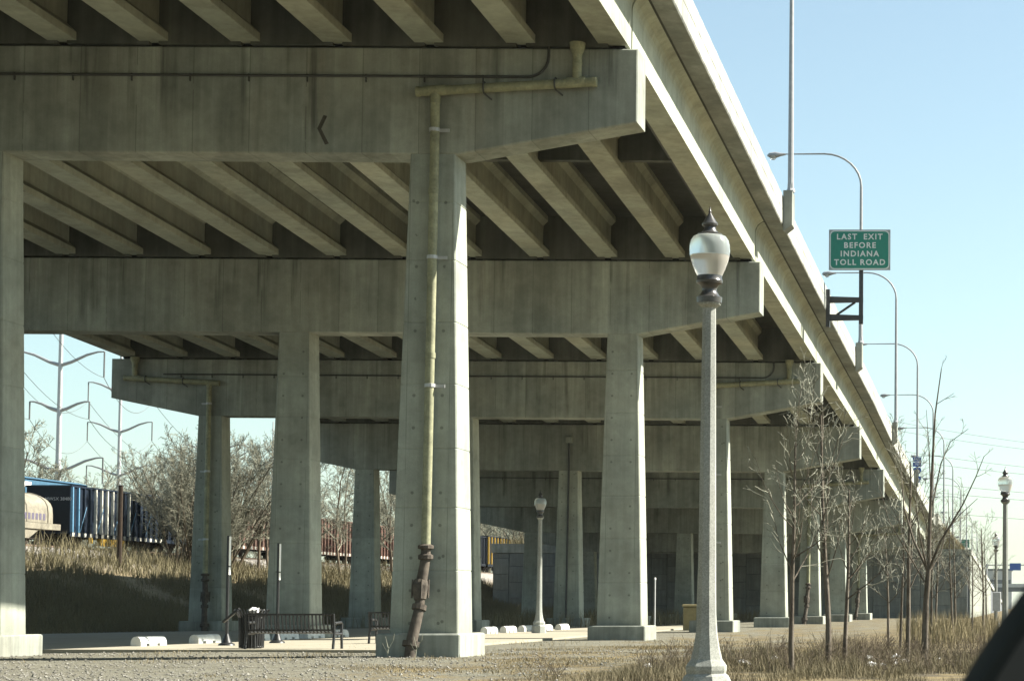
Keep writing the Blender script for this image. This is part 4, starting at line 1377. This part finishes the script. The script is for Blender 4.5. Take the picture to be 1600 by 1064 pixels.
for k in range(9):
    place(TT_, k % 3, -78 - 7 * rt.random(), 150 + k * 7.5 + rt.uniform(-2, 2), rt.uniform(1.0, 1.35), rt.uniform(0, 6), 'bare tree in the hazy row behind the rail cars', G2, 1.5)
for k in range(12):
    place(TP_, k % 3, -77 - 6 * rt.random(), 154 + k * 8 + rt.uniform(-2, 2), rt.uniform(1.2, 1.5), rt.uniform(0, 6), 'bare bushy tree in the row behind the rail cars', G2, 1.5)
for k in range(10):
    yy_ = 256 + k * 8
    place(TP_, k % 3, -.243 * yy_ - rt.uniform(-3, 9), yy_, rt.uniform(1.3, 1.7), rt.uniform(0, 6), 'distant bare bush above the panelled wall', G2, 3.0)
for k in range(12):
    place(TP_ if k % 2 else TT_, k % 3, -72 - 34 * rt.random(), 262 + k * 9, rt.uniform(1.3, 1.7), rt.uniform(0, 6), 'distant bare tree beyond the panelled wall', G2, 1.0)


# ================================================================== grass and brush
def blades(name, mat, x, y, z, h, w, label, cat, lean=.35, seed=0, two=True):
    g_ = np.random.default_rng(seed)
    n = len(x)
    az_ = g_.uniform(0, 2 * np.pi, n); ln = h * g_.uniform(.1, 1, n) * lean
    la = g_.uniform(0, 2 * np.pi, n)
    cx_, sx_ = np.cos(az_) * w, np.sin(az_) * w
    dx, dy = np.cos(la) * ln, np.sin(la) * ln
    V = np.empty((n, 5, 3), np.float32)
    V[:, 0] = np.stack([x - cx_, y - sx_, z], 1); V[:, 1] = np.stack([x + cx_, y + sx_, z], 1)
    V[:, 2] = np.stack([x + cx_ * .7 + dx * .35, y + sx_ * .7 + dy * .35, z + h * .55], 1)
    V[:, 3] = np.stack([x - cx_ * .7 + dx * .35, y - sx_ * .7 + dy * .35, z + h * .55], 1)
    V[:, 4] = np.stack([x + dx, y + dy, z + h], 1)
    b = (np.arange(n) * 5)[:, None]
    loops = np.concatenate([b + np.array([[0, 1, 2, 3]]), b + np.array([[3, 2, 4]])], 1).ravel().astype(np.int32)
    st_ = np.empty(2 * n, np.int32); st_[0::2] = np.arange(n) * 7; st_[1::2] = np.arange(n) * 7 + 4
    me = bpy.data.meshes.new(name)
    me.vertices.add(n * 5); me.vertices.foreach_set('co', V.ravel())
    me.loops.add(n * 7); me.loops.foreach_set('vertex_index', loops)
    me.polygons.add(2 * n); me.polygons.foreach_set('loop_start', st_)
    me.update(calc_edges=True); me.validate()
    me.materials.append(M[mat])
    o = bpy.data.objects.new(name, me); COL.objects.link(o)
    return tag(o, label, cat, kind='stuff')


def gz_arr(x, y): return np.array([ground_z(a, b) for a, b in zip(x, y)]) - .02


def patch(n, x0, x1, y0, y1, sc, thr, seed):
    """random spots kept where a noise field is high: uneven tufts"""
    g_ = np.random.default_rng(seed)
    x = g_.uniform(x0, x1, n); y = g_.uniform(y0, y1, n)
    k = np.array([mnoise.noise((a * sc, b * sc * .7, seed * 1.7)) for a, b in zip(x, y)])
    keep = k > thr + g_.normal(0, .12, n)
    return x[keep], y[keep], k[keep]


# rank weeds in the right foreground
x, y, k = patch(85000, -8.6, .6, 34.2, 56, .6, -.12, 21)
kk = (x > -8.3 + .10 * (y - 34) + .5 * np.sin(y * .9)) & ~((np.abs(x + 3.82) < .3) & (np.abs(y - 25.7) < .4))
x, y, k = x[kk], y[kk], k[kk]
g_ = np.random.default_rng(3)
blades('weeds', 'weeds', x, y, gz_arr(x, y), (.07 + .42 * np.clip(k + .25, 0, 1) ** 1.5) * g_.uniform(.4, 1.5, len(x)), np.full(len(x), .0042), 'low dry brown weeds across the right foreground', 'weeds', .8, 1)
# dry turf between the gravel and the weeds
x, y, k = patch(90000, -14.5, -5.0, 34, 64, .38, .0, 22)
blades('dry_turf', 'dry_grass', x, y, gz_arr(x, y), .012 + .06 * np.random.default_rng(4).random(len(x)) ** 2 * np.clip(k * 3 + .4, .3, 1.4), np.full(len(x), .0055), 'thin straw coloured turf in front of the near pier', 'grass', .9, 2)
x, y, k = patch(14000, -22, -6.0, 46, 76, .5, .10, 27)
blades('dry_tufts', 'dry_grass', x, y, gz_arr(x, y), .04 + .13 * np.random.default_rng(5).random(len(x)) ** 2, np.full(len(x), .006), 'scattered dry grass tufts round the footings', 'grass', .8, 3)
# tall tan grass near the wing wall
x, y, k = patch(13000, -7.2, -1.2, 60, 118, .6, .0, 23)
kk = (x > -.061 * y + .5 * np.random.default_rng(2).gamma(1.2, .8, len(x))) & (x < -.0135 * y)
x, y, k = x[kk], y[kk], k[kk]
blades('tall_grass', 'reeds', x, y, gz_arr(x, y), .3 + .9 * np.random.default_rng(6).random(len(x)) * np.clip(k + .6, .3, 1), np.full(len(x), .010), 'tall tan grass growing before the abutment', 'grass', .3, 4)
# brush on the bank
g_ = np.random.default_rng(9)
n = 120000
x = g_.uniform(-60.0, -37.5, n); y = g_.uniform(84, 215, n)
keep = (x < -39.5 - 2.0 * np.sin(y * .21) ) & (y > 88 + .0 * x)
k = np.array([mnoise.noise((a * .16, b * .13, 4.2)) for a, b in zip(x, y)])
keep &= (k > -.28 + g_.normal(0, .15, n)) & ((x > -57.5) | (g_.random(n) < .35))
x, y, k = x[keep], y[keep], k[keep]
z = np.interp(-x, [-p_[0] for p_ in prof], [p_[1] for p_ in prof]); z[x > -44] = 0
blades('bank_brush', 'bank_brush', x, y, z - .1, (.45 + .9 * np.clip(k + .4, 0, 1)) * g_.uniform(.5, 1.3, len(x)), np.full(len(x), .024), 'dense dry brush covering the railway bank', 'brush', .55, 5)
x, y, k = patch(9000, -40, -22, 112, 200, .2, -.1, 29)
blades('under_bridge_brush', 'bank_brush', x, y, np.zeros(len(x)) - .02, .3 + .9 * np.random.default_rng(8).random(len(x)), np.full(len(x), .02), 'dark brush at the foot of the panelled wall', 'brush', .5, 6)
x, y, k = patch(6000, -8.2, -5.6, 205.6, 260, .3, -.4, 31)
zf = np.interp(y, ay, az) - (x + 8.4) / 2.65 * (np.interp(y, ay, az) - np.interp(y, wy, wz) + .5)
blades('berm_grass', 'reeds', x, y, zf - .03, .3 + .4 * np.random.default_rng(8).random(len(x)), np.full(len(x), .03), 'dry grass on the berm above the wing wall', 'grass', .5, 7)

x, y, k = patch(9000, -50.4, -42.5, 205.8, 240, .3, -.3, 33)
zf = np.minimum(np.interp(y, [205, 206, 216], [6.6, 6.7, 8.3]), np.interp(y, ay, az)); zf = zf + np.clip((x + 43) / 7.6, -1, 0) * np.maximum(0, zf - (np.interp(y, ay, az) - 2.2))
blades('wall_top_brush', 'bank_brush', x, y, zf - .05, .4 + 1.1 * np.random.default_rng(18).random(len(x)), np.full(len(x), .03), 'tan brush growing along the top of the panelled wall', 'brush', .5, 17)
# low twiggy brush among the weeds
lb = MB(); rl_ = random.Random(77)
lspec = dict(seg=[3, 3], wob=[.16, .2], up=[.06, .04], num=[5, 0], ang=[(25, 60), (30, 60)], len=[.55, .5], rr=[.6, .6], minr=.0030, levels=1, woody=-1)
lspec['from'] = [.25, .3]
for k in range(230):
    y = rl_.uniform(35.5, 58); x = rl_.uniform(-8.6, -.6) + .06 * (y - 40)
    if x < -8.2 + .12 * (y - 34) or mnoise.noise((x * .6, y * .42, 21 * 1.7)) < -.1: continue
    for q in range(rl_.randint(4, 9)):
        a_ = rl_.uniform(0, 6.28); sp_ = rl_.uniform(.1, .8)
        branchset(rl_, (x + rl_.gauss(0, .12), y + rl_.gauss(0, .12), -.02), (sp_ * math.cos(a_), sp_ * math.sin(a_), 1), rl_.uniform(.22, .62), .005, 0, lspec, lb, lb)
o = lb.build('low_brush', 'thicket_bark', loc=(0, 0, 0))
tag(o, 'low twiggy brush among the weeds round the near lamp post', 'brush', kind='stuff')

# loose stones
g_ = np.random.default_rng(15)
n = 26000
x = g_.uniform(-25, -5, n); y = 34 + 26 * g_.random(n) ** 1.3
keep = (x < -11 + 3 * g_.normal(0, 1, n)) & ~((y > 55) & (x < -16.5)) & (x > -.49 * y - 2)
x, y = x[keep], y[keep]; n = len(x)
s_ = .008 + .032 * g_.random(n) ** 5
base = np.array([[1, 0, 0], [0, 1, 0], [-1, 0, 0], [0, -1, 0], [0, 0, .7], [0, 0, -.4]], np.float32)
V = base[None] * s_[:, None, None] * g_.uniform(.6, 1.4, (n, 6, 1)) + np.stack([x, y, gz_arr(x, y) + .025 + s_ * .3], 1)[:, None, :]
F = np.array([[0, 1, 4], [1, 2, 4], [2, 3, 4], [3, 0, 4], [1, 0, 5], [2, 1, 5], [3, 2, 5], [0, 3, 5]])
me = bpy.data.meshes.new('gravel_stones')
me.from_pydata(V.reshape(-1, 3).tolist(), [], (F[None] + (np.arange(n) * 6)[:, None, None]).reshape(-1, 3).tolist())
t = NT('stone', 0.9, 0.15); t.col(t.mix(t.rng(t.noise(9, 2, rnd=False), .3, .7), (0.0880, 0.0840, 0.0720), (0.2880, 0.2800, 0.2480)))
me.materials.append(M['stone'])
o = bpy.data.objects.new('gravel_stones', me); COL.objects.link(o)
tag(o, 'loose pale gravel stones over the foreground', 'gravel', kind='stuff')

# litter in the weeds
SPOTS = [(-7.05, 40.2, .12), (-5.52, 47.0, .10), (-5.42, 47.3, .07), (-5.8, 43.9, .11), (-5.6, 43.4, .06), (-3.42, 46.4, .12), (-3.3, 46.0, .08), (-2.9, 47.5, .14), (-2.75, 45.0, .09), (-2.5, 43.9, .13), (-2.62, 42.8, .10), (-1.9, 46.0, .08), (-3.05, 42.2, .12), (-2.85, 42.4, .07), (-2.2, 49, .1)]
NTH = nth(SPOTS)
for k, (x, y, r_) in enumerate(SPOTS):
    crumple('litter_scrap', (x, y, ground_z(x, y) + .04), r_, 'crumpled white scrap of litter in the dry weeds, %s from the left' % NTH[k], 40 + k, 'white litter in the weeds', .45)
# two small saplings at the near footing
for k, (x, y) in enumerate(((-14.35, 50.55), (-15.0, 50.5))):
    m = MB(); r_ = random.Random(k + 2)
    m.tube([(x, y, 0), (x + .02, y, .22), (x - .05, y, .5)], [.012, .01, .005], 4); m.tube([(x + .02, y, .2), (x + .14, y, .42), (x + .16, y, .58)], [.009, .007, .004], 4); m.tube([(x, y, .12), (x - .12, y - .02, .34)], [.009, .004], 4)
    tag(m.build('dry_sapling', 'twig'), ['pale dry sapling in front of the near footing', 'pale dry twig beside the rusty drain boot'][k], 'sapling')

# ================================================================== far background at the right
fo = thing('far_overpass', (8, 620, 0), 'distant overpass with traffic at the right edge', 'overpass')
m = MB(); m.box(-12, 90, 618, 630, 5.2, 6.6); m.build('deck', 'far_dark', fo)
m = MB(); m.box(-12, 90, 617.6, 617.95, 6.4, 7.4); m.build('barrier', 'far_concrete', fo)
for x in (-8, 4, 16, 28):
    m = MB(); m.box(x - .6, x + .6, 621, 627, -.2, 5.19); m.build('pier', 'far_concrete', fo)
fb = thing('far_building', (-10, 700, 0), 'pale low building in the far distance at the right', 'building')
m = MB(); m.box(-13, -5, 700, 712, -.2, 12.5); m.build('wall', 'far_concrete', fb)
m = MB(); m.box(-13.3, -4.7, 699.7, 712.3, 12.5, 13.1); m.build('roof', 'far_dark', fb)
for k in range(3):
    m = MB(); m.box(-12.3 + k * 2.6, -10.6 + k * 2.6, 699.9, 699.96, 7.5, 9.5); m.build('window', 'far_dark', fb)
gs = thing('gantry_sign', (-3, 480, 0), 'blue highway sign on a distant gantry at the right', 'sign')
m = MB(); m.box(-3.9, -1.4, 479.8, 479.9, 9.0, 10.6); m.build('panel', 'sign_blue', gs)
m = MB(); m.tube([(-9, 480, 0), (-9, 480, 10.5)], .2, 8); m.tube([(6, 480, 0), (6, 480, 10.5)], .2, 8); m.tube([(-9, 480, 10.2), (6, 480, 10.2)], .15, 6); m.build('frame', 'pole_grey', gs)
for k, (x0, x1, z0_, z1_) in enumerate(((-9.95, -8.55, 9.75, 10.95), (-12.2, -10.5, 9.95, 11.1))):
    bs_ = thing('road_sign', ((x0 + x1) / 2, 318, 5), ['dark green sign back over the approach road, right one', 'dark green sign back over the approach road, left one'][k], 'sign')
    m = MB(); m.box(x0, x1, 318, 318.06, z0_, z1_); m.build('panel', 'sign_green', bs_)
    m = MB(); m.tube([((x0 + x1) / 2, 318.1, 4.5), ((x0 + x1) / 2, 318.1, z1_)], .09, 6); m.build('post', 'pole_grey', bs_)

# ================================================================== the photographer's own car: door mirror in the corner
cm = thing('car_door', (.3, .8, 0), 'black car mirror filling the lower right corner', 'car part')
m = MB()
pts0 = [(-.048, -.064), (-.031, -.036), (-.016, -.0125), (-.001, .0085), (.018, .030), (.05, .05), (.17, .06), (.215, .03), (.22, -.06), (.2, -.12), (.02, -.125), (-.03, -.11)]


def mr(y, k, dz=0):
    cx_, cz_ = .09, -.05
    return [(cx_ + (a - cx_) * k, y, 1.23 + cz_ + (b - cz_) * k) for a, b in pts0]


m.rings([mr(.985, .93), mr(1.0, 1.0), mr(1.05, 1.0), mr(1.10, .9), mr(1.14, .6)])
m.build('mirror_housing', 'car_trim', cm, smooth=True, ang=60)
m = MB(); m.rings([mr(.98, .88), mr(.9835, .88)]); m.build('mirror_glass', 'black_paint', cm)
m = MB(); m.hexa([(.2, .99, 1.06), (.36, .93, 1.06), (.36, 1.12, 1.06), (.2, 1.08, 1.06), (.2, .99, 1.12), (.36, .93, 1.12), (.36, 1.12, 1.12), (.2, 1.08, 1.12)]); m.build('mirror_arm', 'car_trim', cm)
m = MB(); m.rings([[(.34, .55, z), (.46, .55, z), (.46, 1.5, z), (.34 + b, 1.5, z)] for z, b in ((.35, .02), (.7, -.02), (1.05, .0), (1.12, .02))]); m.build('door_panel', 'car_trim', cm)

# ================================================================== the hazy air
m = MB(); m.box(-3600, 3600, -600, 6000, -1.2, 62)
hz = m.build('haze', 'far_concrete', loc=(0, 0, 0))
hm = bpy.data.materials.new('haze_air'); hm.use_nodes = True
hn = hm.node_tree; hn.nodes.clear()
ho = hn.nodes.new('ShaderNodeOutputMaterial'); hv = hn.nodes.new('ShaderNodeVolumePrincipled')
hv.inputs['Color'].default_value = (0.90, 1.0, 0.97, 1); hv.inputs['Density'].default_value = 0.00006
hv.inputs['Anisotropy'].default_value = 0.2
hn.links.new(hv.outputs[0], ho.inputs['Volume'])
hz.data.materials.clear(); hz.data.materials.append(hm)
tag(hz, kind='stuff')
